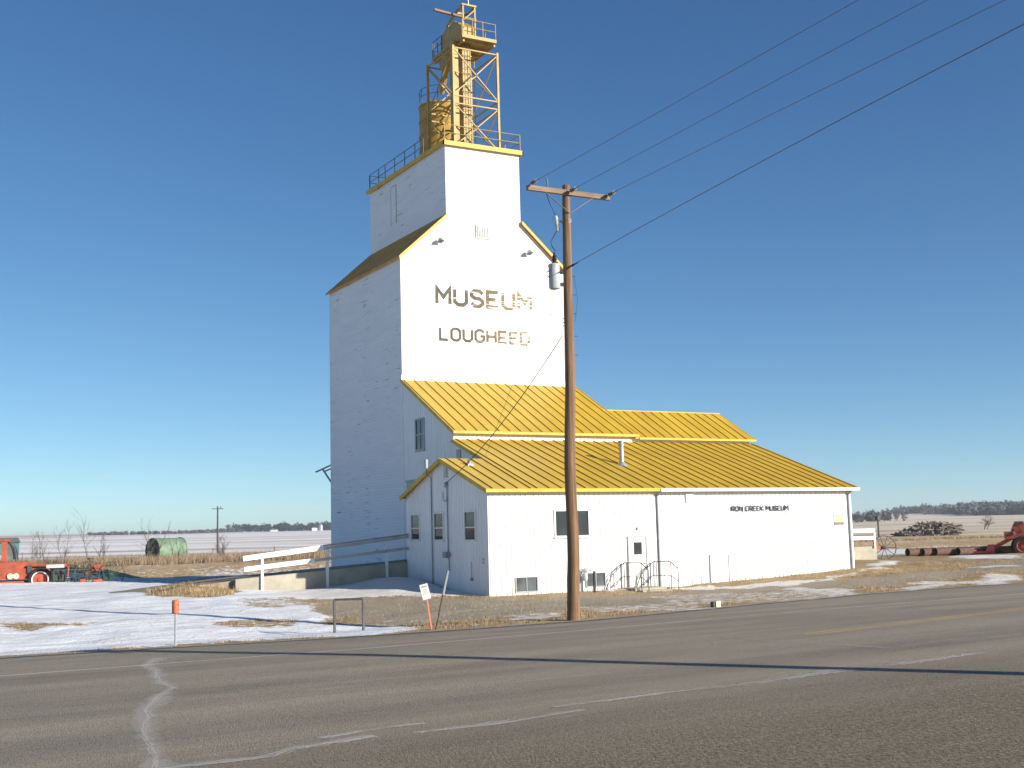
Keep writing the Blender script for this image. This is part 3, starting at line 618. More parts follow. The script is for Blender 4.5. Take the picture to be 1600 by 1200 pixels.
for i in range(14):
    a = i*math.pi/7; x, y = 5.0+1.28*math.cos(a), 5.3+1.28*math.sin(a); b.tube([(x, y, bt), (x, y, bt+.85)], .018, 5)
for h in (.45, .85): b.tube([(5.0+1.28*math.cos(i*math.pi/14), 5.3+1.28*math.sin(i*math.pi/14), bt+h) for i in range(29)], .016, 5)
b.build('bin_railing', M_DKSTEEL, bn)
# ------------------------------------------------------------------ drive shed
FY = -11.96; GX = -1.93; XR = 16.22
ds = thing('drive_shed', 'white metal drive shed with steep yellow seamed roof against the elevator front', 'shed', (8, -2.6, 0))
b = MB(); b.prism([(-.004, -.3), (-5.29, -.3), (-5.29, 6.86), (-.004, 9.62)], 0, 9.25, 'x')
P = PX(0.0)
ribs(b, P, -5.2, -.1, lambda u: 9.6+u*.52, 1.0, [(-2.5, -1.4, 6.2, 7.75), (-6, -5.5, 5, 6.1), (-2.4, -.3, 1.0, 4.9)])
ribs(b, PY(-5.29), 0, 9.25, 6.82, 6.45); b.build('wall', M_MET, ds)
b = MB(); b.prism([(-.3, -.3), (-5.285, -.3), (-5.285, 6.70), (-2.79, 8.1), (-.3, 6.52)], 9.25, 16.2, 'x'); ribs(b, PY(-5.285), 9.3, 16.15, 6.62, 6.46); b.build('wall', M_MET, ds)
r = MB(); roof_slab(r, -.1, 9.45, -.0, 9.74, -5.5, 6.82); r.build('roof', M_ROOF, ds)
r = MB(); r.box(-.12, 9.47, -5.56, -5.49, 6.70, 6.80); r.beam((-.11, -.02, 9.67), (-.11, -5.5, 6.75), .03, .16); r.beam((9.46, -.02, 9.67), (9.46, -5.5, 6.75), .03, .16); r.build('eave_trim', M_YEL, ds)
r = MB(); roof_slab(r, 9.3, 16.4, -2.79, 8.2, -5.5, 6.68); roof_slab(r, 9.3, 16.4, -2.79, 8.2, -.1, 6.48); r.box(9.3, 16.4, -2.84, -2.74, 8.19, 8.25); r.build('roof', M_ROOF, ds)
r = MB(); r.box(9.5, 16.42, -5.56, -5.49, 6.58, 6.67); r.beam((16.41, -2.79, 8.13), (16.41, -5.5, 6.61), .03, .15); r.beam((16.41, -2.79, 8.13), (16.41, -.1, 6.41), .03, .15); r.build('eave_trim', M_YEL, ds)
window(ds, PX(0), -2.32, -1.5, 6.30, 7.62, .08, [-1.91], [6.95], M_GREYF, sill=True)
b = MB(); pbox(b, PX(0), -2.3, -.35, 1.4, 4.88, -.02, .03); b.build('drive_door', M_GLASS, ds)  # dark glossy panel stands in for the unlit door opening
b = MB(); pbox(b, PX(0), -2.38, -.3, 4.88, 4.95, -.02, .06); b.build('door_lintel', M_GREYF, ds)
# ------------------------------------------------------------------ museum annex
an = thing('museum_annex', 'low white ribbed metal annex with wide yellow seamed roof and IRON CREEK MUSEUM letters', 'museum building', (7, -8.5, 0))
YB = -4.58
b = MB(); b.prism([(-5.30, -.4), (FY, -.4), (FY, 4.08), (-5.30, 6.42)], 0, XR, 'x')
holes = [(.92, 2.52, 2.17, 3.23), (-.87, .15, .14, .77), (2.24, 3.2, .2, .82), (4.22, 5.2, 0, 2.2), (8.2, 9.3, 0, 1.36), (7.1, 7.6, 3.4, 3.95), (15.1, 15.78, 2.33, 2.92)]
ribs(b, PY(FY), .02, XR-.02, 4.0, -.2, holes)
ribs(b, PX(0), -8.2, -5.4, lambda u: 4.08+.354*(u-FY)-.03, 4.6, [(-6.1, -5.5, 5.2, 6.1)])
b.build('wall', M_MET, an)
b = MB(); b.prism([(YB, -.4), (FY, -.4), (FY, 4.08), (-8.27, 5.36), (YB, 4.08)], GX, .0, 'x')
ribs(b, PY(FY), GX+.02, -.02, 4.0, -.2, holes)
wl = [(-5.98, -5.06, 2.18, 3.30), (-8.24, -7.32, 2.15, 3.30), (-11.02, -10.06, 2.12, 3.28), (-8.66, -8.28, 4.6, 5.2)]
ribs(b, PX(GX), FY+.02, YB-.02, lambda u: (4.08+.35*min(u-FY, YB-u)-.04), -.2, wl); b.build('wall', M_MET, an)
sl = .354
r = MB(); roof_slab(r, -.10, 16.42, -5.292, 6.48, -12.22, 6.48-sl*6.928, sp=.54, phase=.2); r.build('roof', M_ROOF, an)
zE = 6.48-sl*6.928
r = MB(); roof_slab(r, -2.12, -.10, -8.27, 6.48-sl*2.978, -12.22, zE, sp=.54, phase=.3); roof_slab(r, -2.12, .0, -8.27, 6.48-sl*2.978, -4.35, 6.48-sl*2.978-sl*3.92, sp=.54, phase=.3); r.build('roof', M_ROOF, an)
zRd = 6.48-sl*2.978
r = MB(); r.box(-2.14, 5.75, -12.27, -12.21, zE-.13, zE-.01); r.beam((-2.13, -8.27, zRd-.07), (-2.13, -12.24, zE-.07), .03, .17); r.beam((-2.13, -8.27, zRd-.07), (-2.13, -4.33, zRd-sl*3.94-.07), .03, .17)
r.beam((-.115, -5.3, 6.41), (-.115, -8.2, 6.41-sl*2.9), .03, .16); r.build('eave_trim', M_YEL, an)
MB().beam((16.43, -5.3, 6.41), (16.43, -12.22, zE-.07), .03, .16).build('rake_trim', M_YEL, an)
r = MB(); r.box(5.75, 16.45, -12.32, -12.2, zE-.14, zE-.025); r.build('gutter', M_WHITE, an)
for x in (5.76, 16.04):
    r = MB(); r.beam((x, -12.25, zE-.1), (x, -12.02, zE-.3), .07, .06); r.beam((x, -12.02, zE-.28), (x, -12.02, .12 if x < 8 else .45), .075, .06); r.build('downspout', M_PIPE, an)
window(an, PY(FY), .98, 2.46, 2.23, 3.17, .06, [1.72], label='wide front window with dark panes')
window(an, PY(FY), -.81, .09, .20, .71, .035, [-.36], frame=M_GREYF, pane=M_GLASS2, sill=False, label='basement window at ground level near the corner')
window(an, PY(FY), 2.30, 3.13, .27, .76, .035, [2.72], frame=M_GREYF, pane=M_GLASS2, sill=False, label='basement window at ground level beside the gas meter')
for a, b_, z0, z1 in ((-5.92, -5.12, 2.24, 3.24), (-8.18, -7.38, 2.21, 3.24), (-10.96, -10.12, 2.18, 3.22)): window(an, PX(GX), a, b_, z0, z1, .055, None, [z0+.46], frame=M_WHITE)
v = MB(); pbox(v, PX(GX), -8.62, -8.33, 4.64, 5.12, -.02, .04); vo = v.build('gable_vent', M_GREYF, an)
v = MB(); 
for i in range(6): pbox(v, PX(GX), -8.59, -8.36, 4.68+i*.07, 4.70+i*.07, .035, .06)
v.build('vent_slat', M_WHITE, vo)
v = MB(); pbox(v, PX(0), -5.98, -5.62, 5.52, 5.98, -.02, .04); v.build('small_vent', M_GREYF, an)
# door
d = MB(); pbox(d, PY(FY), 4.30, 5.12, .18, 2.10, -.02, .03); do = d.build('door', M_DOOR, an)
d = MB(); pbox(d, PY(FY), 4.25, 4.30, .1, 2.15, -.02, .055); pbox(d, PY(FY), 5.12, 5.17, .1, 2.15, -.02, .055); pbox(d, PY(FY), 4.30, 5.12, 2.10, 2.15, -.02, .055); d.build('door_frame', M_PIPE, do)
d = MB(); pbox(d, PY(FY), 4.54, 4.92, 1.42, 1.90, .02, .038); d.build('door_pane', M_GLASS, do)
d = MB(); d.lathe([(0, 0), (.03, 0), (.035, .05), (0, .06)], (5.05, FY-.03, 1.08), (0, -1, 0), 10); d.build('handle', M_GALV, do)
d = MB(); pbox(d, PY(FY), 4.72, 4.80, 2.40, 2.50, -.01, .10); d.build('door_lamp', M_GALV, an)
d = MB(); pbox(d, PY(FY), 8.30, 9.21, .12, 1.27, -.02, .03); ho = d.build('low_hatch', M_MET, an)
d = MB(); pbox(d, PY(FY), 8.25, 8.30, .1, 1.31, -.02, .05); pbox(d, PY(FY), 9.21, 9.26, .1, 1.31, -.02, .05); pbox(d, PY(FY), 8.30, 9.21, 1.27, 1.31, -.02, .05); d.build('hatch_frame', M_PIPE, ho)
d = MB(); pbox(d, PY(FY), 7.17, 7.53, 3.45, 3.87, -.02, .07)
for i in range(5): pbox(d, PY(FY), 7.20, 7.50, 3.49+i*.075, 3.52+i*.075, .065, .09)
d.build('louvre_vent', M_WHITE, an)
word('IRON CREEK MUSEUM', 9.46, 12.58, 3.055, 3.275, .036, PY(FY-.030), .03, 1.35).build('lettering', M_NAVY, an, label='raised navy letters IRON CREEK MUSEUM')
d = MB()
pbox(d, PY(FY), 15.14, 15.72, 2.52, 2.88, -.01, .03)
def sign_mat():
    m = N('faded_notice_paint'); p = m.pos(); f = m.noise(p, 6., 4); return m.out(m.mix(m.ramp(f, [(.4, 0.), (.6, 1.)]), (.72, .52, .30), (.78, .66, .48)), .6)
so = d.build('wall_notice', sign_mat(), an, label='small faded orange and yellow notice near the right corner')
d = MB()
for z, u0, u1 in ((2.79, 15.2, 15.66), (2.70, 15.28, 15.58), (2.61, 15.2, 15.66)): pbox(d, PY(FY), u0, u1, z-.014, z+.014, .028, .034)
d.build('notice_print', simple('notice_red_ink', (.62, .28, .14), .7), so)
d = MB(); pbox(d, PY(FY), 15.14, 15.72, 2.40, 2.51, -.01, .03)
for i in range(7): pbox(d, PY(FY), 15.17+i*.075, 15.22+i*.075, 2.42, 2.49, .028, .036)
d.build('notice_footer', simple('notice_dark_ink', (.26, .24, .20), .7), so)
# pipes and boxes on the gable
d = MB(); gx_ = GX-.05
d.tube([(gx_, -7.17, .1), (gx_, -7.17, 4.72), (-2.18, -7.17, 4.9), (-2.18, -7.17, 5.12)], .028, 8); d.tube([(-2.18, -7.17, 5.1), (-2.18, -7.17, 5.45)], .075, 10); d.build('flue_pipe', M_PIPE, an)
d = MB(); d.tube([(gx_, -8.64, 4.45), (gx_, -8.66, 1.7)], .025, 8); d.tube([(gx_, -8.70, 1.55), (gx_, -8.70, 1.03), (gx_-.02, -8.7, .9)], .022, 8)
d.tube([(gx_, -8.45+.2*math.cos(a), 4.0+.3*math.sin(a)) for a in np.linspace(1.2, 6.6, 14)], .014, 6); d.build('service_conduit', M_PIPE, an)
d = MB(); d.box(GX-.16, GX, -8.66, -8.34, 1.48, 1.72); d.box(GX-.10, GX, -8.78, -8.60, 1.55, 1.68); d.build('meter_box', M_PIPE, an)
d = MB(); d.box(GX-.09, GX, -8.62, -8.48, 4.30, 4.46); d.build('service_head', M_PIPE, an)
d = MB(); d.tube([(gx_, -10.6, 1.35), (gx_, -10.6, .72)], .012, 6); d.box(GX-.07, GX, -10.66, -10.54, .62, .74); d.build('outlet_box', M_PIPE, an)
d = MB(); d.box(GX-.02, GX, -11.62, -11.46, 1.40, 1.47); d.box(GX-.02, GX, -11.62, -11.46, 1.27, 1.34); d.build('warning_plate', simple('faded_pink_plate', (.66, .40, .38), .6), an)
# roof stacks
zs = lambda y: 6.48+sl*(y+5.292)
d = MB(); sx_, sy_ = 6.13, -9.0; z0 = zs(sy_)
d.lathe([(.0, -.12), (.10, -.12), (.10, .80), (.13, .80), (.13, .86), (.10, .88), (.10, .94), (.14, .96), (.14, 1.02), (.0, 1.05)], (sx_, sy_, z0), n=14); d.lathe([(.26, -.08), (.12, .12), (.10, .12)], (sx_, sy_, z0), n=14); d.build('roof_stack', M_GALV, an, smooth=True)
d = MB(); sx_, sy_ = -1.25, -9.2; z0 = zs(sy_)
d.box(sx_-.12, sx_+.12, sy_-.13, sy_+.13, z0-.08, z0+.05); d.lathe([(.0, 0), (.07, 0), (.07, .17), (.10, .18), (0, .22)], (sx_, sy_, z0+.03), n=12); d.build('roof_vent', M_PIPE, an)
# ------------------------------------------------------------------ steps with railings
gz = hz(4.6, -13.0)
st = thing('entrance_steps', 'low wooden landing under the ivory entrance door', 'steps', (4.7, -12.6, gz))
MB().box(3.75, 5.35, -13.15, FY-.03, -.1, .16).build('landing', M_CONC, st)
MB().box(3.85, 5.25, -13.5, -13.16, -.1, .08).build('step', M_CONC, st)
def step_rail(x, label):
    t_ = thing('handrail', label, 'handrail', (x, -12.6, gz), group='steel handrails of the entrance steps')
    A = (x-.85, -12.08, .12); B = (x-.62, -12.08, .62); Cc = (x, -12.08, 1.12); D = (x, -13.25, 1.12); E_ = (x+.12, -13.55, .86)
    m = MB(); m.tube([A, B, Cc, D, E_], .020, 7); m.build('top_rail', M_DKSTEEL, t_)
    m = MB(); m.tube([(x-.50, -12.08, .2), (x, -12.08, .62)], .015, 6); m.tube([(x, -12.08, .58), (x, -13.25, .58), (x+.12, -13.55, .36)], .015, 6); m.build('lower_rail', M_DKSTEEL, t_)
    for p, top in (((x-.5, -12.08), .7), ((x, -12.08), 1.12), ((x+.06, -12.2), 1.12), ((x, -13.25), 1.12), ((x+.12, -13.55), .86)): MB().tube([(*p, -.05), (*p, top)], .018, 7).build('post', M_DKSTEEL, t_)
step_rail(3.98, 'dark steel handrail on the left of the entrance door'); step_rail(5.38, 'dark steel handrail on the right of the entrance door')
gm = thing('gas_meter', 'small grey gas meter on the front wall beside the utility pole', 'gas meter', (2.0, -12.15, hz(2, -12.2)))
m = MB(); m.tube([(1.95, -12.1, .0), (1.95, -12.1, .9), (2.02, -12.14, .95)], .02, 8); m.tube([(2.02, -12.15, .9), (2.32, -12.15, .9), (2.38, -12.2, .85)], .025, 8); m.build('gas_pipe', M_PIPE, gm)
MB().lathe([(0, 0), (.09, .02), (.11, .12), (.10, .27), (.05, .33), (0, .33)], (2.08, -12.22, .48), n=14).build('meter_body', M_TRANS, gm, smooth=True)
MB().lathe([(0, 0), (.10, 0), (.12, .03), (0, .09)], (2.12, -12.16, .88), (0, -1, 0), 14).build('regulator', M_PIPE, gm)
tag(MB().beam((2.36, -12.42, -.08), (2.38, -12.42, .86), .075).build('guard_post', M_BLACK), 'short black steel post in front of the basement window', 'bollard')
# ------------------------------------------------------------------ ramps
rp = thing('approach_ramp', 'concrete drive ramp rising to the left side of the drive shed', 'ramp', (-5.6, -3, 0))
m = MB(); m.add([(-9.3, -4.6, -.3), (-.02, -4.6, -.3), (-.02, -4.6, 1.42), (-9.3, -4.6, .86), (-9.3, -4.3, -.3), (-.02, -4.3, -.3), (-.02, -4.3, 1.42), (-9.3, -4.3, .86)], [(0,1,2,3),(7,6,5,4),(0,3,7,4),(1,5,6,2),(3,2,6,7)]); m.build('retaining_wall', M_CONC, rp)
m = MB(); m.add([(-9.3, -4.3, .80), (-.02, -4.3, 1.36), (-.02, -.4, 1.36), (-9.3, -.4, .80), (-13.5, -4.0, .42), (-13.5, -.6, .42), (-9.3, -4.3, -.2), (-.02, -4.3, -.2), (-.02, -.4, -.2), (-9.3, -.4, -.2), (-13.5, -4, .2), (-13.5, -.6, .2)], [(0,1,2,3),(4,0,3,5),(3,2,8,9),(5,3,9,11),(4,5,11,10),(0,4,10,6),(1,7,8,2),(0,6,7,1)]); m.build('ramp_deck', M_CONCTOP, rp)
def board_rail(name, label, pts_post, top_pts, low_pts, loc):
    t_ = thing(name, label, 'guard rail', loc, group='white guard rails of the drive ramps')
    for p in pts_post: MB().beam(p[0], p[1], .10, .10).build('post', M_WHITE, t_)
    m = MB().beam(top_pts[0], top_pts[1], .06, .20).build('rail', M_WHITE, t_); MB().beam(low_pts[0], low_pts[1], .06, .18).build('rail', M_WHITE, t_)
board_rail('ramp_rail', 'white plank guard rail along the left concrete ramp', [((-8.25, -4.66, .3), (-8.25, -4.66, 1.78)), ((-5.52, -4.66, .4), (-5.52, -4.66, 2.04)), ((-2.9, -4.66, .7), (-2.9, -4.66, 2.25))],
           ((-9.05, -4.74, 1.66), (-5.72, -4.74, 2.01)), ((-9.0, -4.74, 1.24), (-6.1, -4.74, 1.50)), (-5.5, -4.66, .4))
rail0 = bpy.data.objects['ramp_rail']
MB().beam((-5.72, -4.74, 2.08), (-1.95, -4.74, 2.46), .05, .07).build('rail', M_PIPE, rail0); MB().beam((-5.72, -4.76, 1.97), (-1.95, -4.76, 2.36), .04, .12).build('rail', M_GREYF, rail0); MB().beam((-6.1, -4.74, 1.50), (-1.95, -4.74, 1.88), .05, .12).build('rail', M_GREYF, rail0)  # rail past the shadow edge uses greyer materials, shade put into the colour
rp2 = thing('concrete_ramp', 'concrete end of the right ramp behind the museum corner', 'ramp', (20.5, -3, .3))
m = MB(); m.box(16.25, 24.95, -4.6, -4.3, -.1, 1.30); m.build('retaining_wall', M_CONC, rp2)
m = MB(); m.box(16.25, 25.0, -4.65, -.6, 1.30, 1.52); m.build('timber_edge', simple('old_timber', (.22, .16, .12), .85, var=.35), rp2)
m = MB(); m.box(16.26, 24.94, -4.3, -.7, -.1, 1.3); m.build('ramp_fill', M_CONCTOP, rp2)
board_rail('ramp_rail', 'white plank guard rail on the right ramp behind the museum corner', [((24.75, -4.66, 1.2), (24.75, -4.66, 2.2)), ((21, -4.66, 1.2), (21, -4.66, 2.2)), ((18, -4.66, 1.2), (18, -4.66, 2.2))], ((16.3, -4.74, 2.10), (24.6, -4.74, 2.10)), ((16.3, -4.74, 1.72), (24.6, -4.74, 1.72)), (20.5, -4.66, 1.3))
# ------------------------------------------------------------------ utility poles and wires
B0 = Vector((-6.75, -25.69, .0)); TP = Vector((-6.60, -25.77, 11.45))
up_ = thing('utility_pole', 'brown wooden utility pole with crossarm and grey transformer beside the road', 'utility pole', (B0.x, B0.y, hz(B0.x, B0.y)))
pts = [B0.lerp(TP, i/14)+Vector((.02*math.sin(i*.9), .02*math.cos(i*1.3), 0)) for i in range(15)]; pts[0].z = -.3
po = MB().tube(pts, .168, 20, .105).build('post', M_POLE, up_, smooth=True)
AY = -25.69-.19; za = 11.22
MB().box(-7.86, -5.33, AY-.05, AY+.06, za-.065, za+.065).build('crossarm', M_ARM, up_)
MB().beam((-7.35, AY-.02, za-.06), (-6.62, AY-.03, za-.55), .035, .012).build('crossarm_brace', M_DKSTEEL, up_); MB().beam((-5.85, AY-.02, za-.06), (-6.58, AY-.03, za-.55), .028, .012).build('crossarm_brace', M_ARM, up_)
wires = [((-7.78, AY, za+.10), (-8.4, -38.31, 11.17)), ((-6.60, AY, za+.02), (-6.9, -37.92, 11.62)), ((-5.40, AY, za+.05), (-5.6, -38.65, 11.58))]
for a, b_ in wires:
    a = Vector(a); d_ = (Vector(b_)-a).normalized(); m = MB()
    m.lathe([(0.015, 0), (.015, .12), (.055, .14), (.055, .17), (.03, .18), (.055, .23), (.055, .26), (.03, .27), (.055, .32), (.055, .35), (.015, .37), (.015, .55), (0, .56)], a, d_, 10); m.build('insulator', M_PORC, up_, smooth=True)
MB().tube([(-7.25, AY, za+.05), (-7.25, AY, za+.22), (-7.28, AY, za+.32)], .02, 6).build('pin', M_DKSTEEL, up_)
m = MB(); m.lathe([(0, 0), (.05, 0), (.06, .05), (.04, .07), (.06, .12), (.04, .14), (.06, .19), (.04, .21), (.06, .26), (.04, .28), (.06, .33), (.05, .42), (0, .42)], (-6.82, -25.62, 10.22), (-.12, 0, 1), 12)
m.beam((-6.78, -25.66, 10.5), (-6.63, -25.72, 10.38), .04, .05); m.build('fuse_cutout', M_TRANS, up_, smooth=True)
tk = Vector((-6.955, -25.60, 8.66))
tr = MB().lathe([(0, 0), (.135, 0), (.15, .03), (.15, .60), (.16, .61), (.16, .64), (.13, .67), (0, .69)], tk, n=24).build('transformer', M_TRANS, up_, smooth=True)
m = MB(); m.lathe([(.05, 0), (.07, .06), (.045, .08), (.07, .14), (.045, .16), (.06, .22), (.03, .26), (.02, .33), (0, .33)], tk+Vector((.02, 0, .66)), n=12); m.build('bushing', M_BLACK, tr, smooth=True)
m = MB(); m.lathe([(.025, 0), (.035, .04), (.02, .08), (.0, .1)], tk+Vector((.09, -.02, .64)), n=10); m.build('bushing', M_BLACK, tr, smooth=True)
m = MB(); m.beam(tk+Vector((.1, 0, .45)), (-6.66, -25.72, tk.z+.45), .05, .10); m.beam(tk+Vector((.1, 0, .12)), (-6.66, -25.72, tk.z+.12), .05, .10); m.build('mounting_bracket', M_TRANS, tr)
m = MB(); m.tube([tk+Vector((-.15, 0, .45)), tk+Vector((-.22, 0, .47)), tk+Vector((-.22, 0, .33)), tk+Vector((-.15, 0, .30))], .016, 6); m.build('terminal', M_DKSTEEL, tr)
m = MB(); m.tube([(-6.84, -25.62, 10.25), (-6.92, -25.6, 10.1), (-7.02, -25.57, 9.92), (-6.98, -25.58, 9.8), (-6.90, -25.6, 9.68)], .012, 6); m.tube([(-7.12, -25.6, 11.2), (-7.0, -25.6, 10.9), (-6.87, -25.62, 10.65)], .01, 6); m.build('jumper_wire', M_BLACK, up_)
m = MB()
for k, (dx, dz) in enumerate(((-.10, -.55), (-.02, -.75), (.05, -.62))):
    s0 = tk+Vector((-.08+.05*k, 0, .0)); e0 = Vector((-6.74, -25.68, 7.86-.1*k)); mid = (s0+e0)/2+Vector((-.18-.06*k, 0, -.35))
    m.tube([s0, s0+Vector((-.08, 0, -.3)), Vector((-7.18+.07*k, -25.5, 8.1)), mid*1.0, e0], .008, 5)
m.build('drip_loop', M_BLACK, up_)
d = MB(); stroke(d, [(-6.60+.08*(p[0]/3.6-.5), 10.42+.11*p[1]/6) for p in GL['9'][1][0]], .011, lambda u, z, o: (u, -25.882-o, z), .004); d.build('pole_number', M_GREYF, up_)
m = MB()
for z in (9.0, 8.5, 8.0, 7.4, 6.9): m.tube([(-6.55, -25.75, z), (-6.42, -25.80, z)], .008, 5)
m.tube([(-6.47, -25.80, 9.0), (-6.40, -25.83, 8.4), (-6.48, -25.8, 7.8)], .006, 5); m.build('step_pin', M_DKSTEEL, up_)
def wire(a, b_, sag, r, label, mat=M_WIRE, n=30, name='power_line'):
    a = Vector(a); b_ = Vector(b_); p = [a.lerp(b_, i/n) - Vector((0, 0, sag*4*(i/n)*(1-i/n))) for i in range(n+1)]
    return tag(MB().tube(p, r, 6).build(name, mat), label, 'wire' if name == 'power_line' else 'cable', 'power wires leaving the utility pole' if name == 'power_line' else None)
labs = ['power wire from the left end of the crossarm', 'power wire from the pole top at the middle of the crossarm', 'power wire from the right end of the crossarm']
for (a, b_), lb in zip(wires, labs):
    a = Vector(a); d_ = (Vector(b_)-a); e = a + d_.normalized()*.56; f = a+d_*6.2; f.z = 11.4
    k = (Vector(b_).y-e.y)/(f.y-e.y); lin = e.z+(f.z-e.z)*k; sag = (lin-b_[2])/(4*k*(1-k)); wire(e, f, max(min(sag, 1.2), -.2), .0065, lb)
a = Vector((-6.62, -25.78, 9.23)); wire(a, (-7.5, -104, 9.6), (9.23+(9.6-9.23)*.187-10.27)/(4*.187*.813), .009, 'lowest power wire attached to the pole below the crossarm')
m = MB(); m.lathe([(.02, 0), (.04, .05), (.02, .1), (.035, .2), (.015, .3), (.015, .45)], (-6.62, -25.80, 9.23), (-.02, -1, .05), 8); m.build('insulator', M_BLACK, up_)
wire((-6.77, -25.6, 7.42), (-2.02, -8.62, 4.42), .35, .013, 'twisted black service cable from the pole to the gable', M_BLACK, name='service_cable')
wire((-7.12, -25.5, 8.75), (-.0, -8.2, 5.56), .1, .006, 'thin wire from the transformer down to the yellow roof', M_WIRE, name='guy_wire')
# neighbouring pole just outside the frame: its shadow crosses the road
np_ = thing('utility_pole', 'plain wooden utility pole on the near side of the road', 'utility pole', (-2.9, -51.15, .1))
MB().tube([(-2.9, -51.15, -.3), (-2.9, -51.15, 5), (-2.88, -51.17, 11.3)], .24, 16, .18).build('post', M_POLE, np_, smooth=True)
MB().box(-3.0, -2.8, -52.05, -50.25, 10.2, 10.32).build('crossarm', M_ARM, np_)
np2 = thing('utility_pole', 'wooden utility pole further along the wires behind the viewer', 'utility pole', (-8, -104.2, 0))
MB().tube([(-7.6, -104.2, -.3), (-7.6, -104.2, 11.6)], .17, 12, .12).build('post', M_POLE, np2); MB().box(-11.4, -3.8, -104.3, -104.15, 11.2, 11.35).build('crossarm', M_ARM, np2)
# ------------------------------------------------------------------ small roadside things
x, y = -16.79, -25.55; g = hz(x, y)
mk = thing('marker_post', 'round orange canister on a thin grey post at the left road edge', 'marker post', (x, y, g))
MB().tube([(x, y, g-.2), (x, y, .80)], .022, 8).build('post', M_GALV, mk)
MB().lathe([(0, .76), (.072, .76), (.077, .78), (.077, 1.02), (.068, 1.04), (.03, 1.05), (0, 1.05)], (x, y, 0), n=18).build('canister', M_ORANGE, mk, smooth=True)
MB().box(x+.02, x+.045, y-.078, y-.066, .93, .955).build('latch', M_BLACK, mk)
fr = thing('hitching_frame', 'dark square steel frame standing in the snow by the road', 'steel frame', (-11.5, -22.3, 0))
a = (-11.82, -22.08); b_ = (-11.17, -22.45)
for p in (a, b_): MB().beam((*p, -.35), (*p, .72), .055).build('post', M_DKSTEEL, fr)
MB().beam((*a, .72), (*b_, .72), .055).build('top_bar', M_DKSTEEL, fr)
sg = thing('stake_sign', 'white board on a leaning orange stake next to the rusty pipe', 'sign', (-10.69, -25.69, hz(-10.69, -25.69)))
ux = Vector((RT.x, RT.y, 0)); lean = lambda u, z, o=0.: Vector((-10.70, -25.69, .05)) + ux*(u) + Vector((0, 0, z)) - Vector((F.x, F.y, 0))*o
MB().beam(lean(0, -.2), lean(-.16, .95), .035, .02).build('stake', M_ORANGE, sg)
def tilted(mb, cu, cz, w_, h_, ang, o0, o1):
    ca, sa = math.cos(ang), math.sin(ang); c4 = [(-w_/2, -h_/2), (w_/2, -h_/2), (w_/2, h_/2), (-w_/2, h_/2)]
    vs = [lean(cu+ca*i-sa*j, cz+sa*i+ca*j, o) for o in (o0, o1) for i, j in c4]; return mb.add(vs, [(0,3,2,1),(4,5,6,7),(0,1,5,4),(1,2,6,5),(2,3,7,6),(3,0,4,7)])
bd = tilted(MB(), -.165, .92, .20, .37, .24, .02, .03).build('board', M_WHITE, sg)
m = MB(); ca, sa = math.cos(.24), math.sin(.24)
for i, (h_, w_, th) in enumerate(((.125, .13, .028), (.05, .08, .010), (.01, .12, .008), (-.03, .10, .008), (-.07, .12, .008))): tilted(m, -.165-sa*h_, .92+ca*h_, w_, th, .24, .03, .032)
m.build('board_print', simple('grey_print', (.30, .30, .28), .8), bd)
gp = thing('guard_pipe', 'leaning rusty pipe stuck in the verge behind the white stake sign', 'pipe', (-10.6, -25.6, .05))
MB().tube([lean(.01, -.25, -.05), lean(.37, 1.38, -.2)], .022, 8).build('pipe', M_RUST, gp)
MB().tube([lean(.25, .83, -.12), lean(.375, 1.40, -.18)], .035, 8).build('sleeve', M_PIPE, gp)
mb_ = thing('marker_block', 'small cream utility marker block in the verge right of the pole', 'marker', (-.98, -24.15, .05))
MB().box(-1.06, -.90, -24.25, -24.05, -.05, .24).build('block', M_AGED, mb_); MB().box(-1.14, -1.065, -24.22, -24.08, -.05, .23).build('bracket', M_DKSTEEL, mb_)
# ------------------------------------------------------------------ farm machines on the left
def wheel(parent, c, r, w_, ax=(0, -1, 0), rim=M_RED, ring=True, name='wheel'):
    c = Vector(c); m = MB(); m.lathe([(r*.62, -w_/2), (r*.92, -w_/2), (r, -w_*.3), (r, w_*.3), (r*.92, w_/2), (r*.62, w_/2), (r*.62, -w_/2)], c, ax, 28)
    for i in range(18):
        a = i*math.pi/9; axv = Vector(ax).normalized(); u = axv.cross(Vector((0, 0, 1))).normalized(); d_ = u*math.cos(a)+Vector((0, 0, 1))*math.sin(a)
        m.beam(c+d_*r*.98-axv*w_*.4, c+d_*r*.98+axv*w_*.4, r*.09, r*.06, up=d_)
    wo = m.build(name, M_TYRE, parent, local=True)
    m = MB(); m.lathe([(0, w_*.35), (r*.18, w_*.35), (r*.22, w_*.2), (r*.5, w_*.15), (r*.56, w_*.4), (r*.62, w_*.42), (r*.62, -w_*.4), (0, -w_*.3)], c, ax, 24); m.build('rim', rim, wo, local=True, smooth=True)
    if ring: m = MB(); m.lathe([(r*.60, w_*.50), (r*.68, w_*.52), (r*.68, w_*.40), (r*.60, w_*.40)], c, ax, 28); m.build('white_ring', M_WHITE, wo, local=True)
    return wo
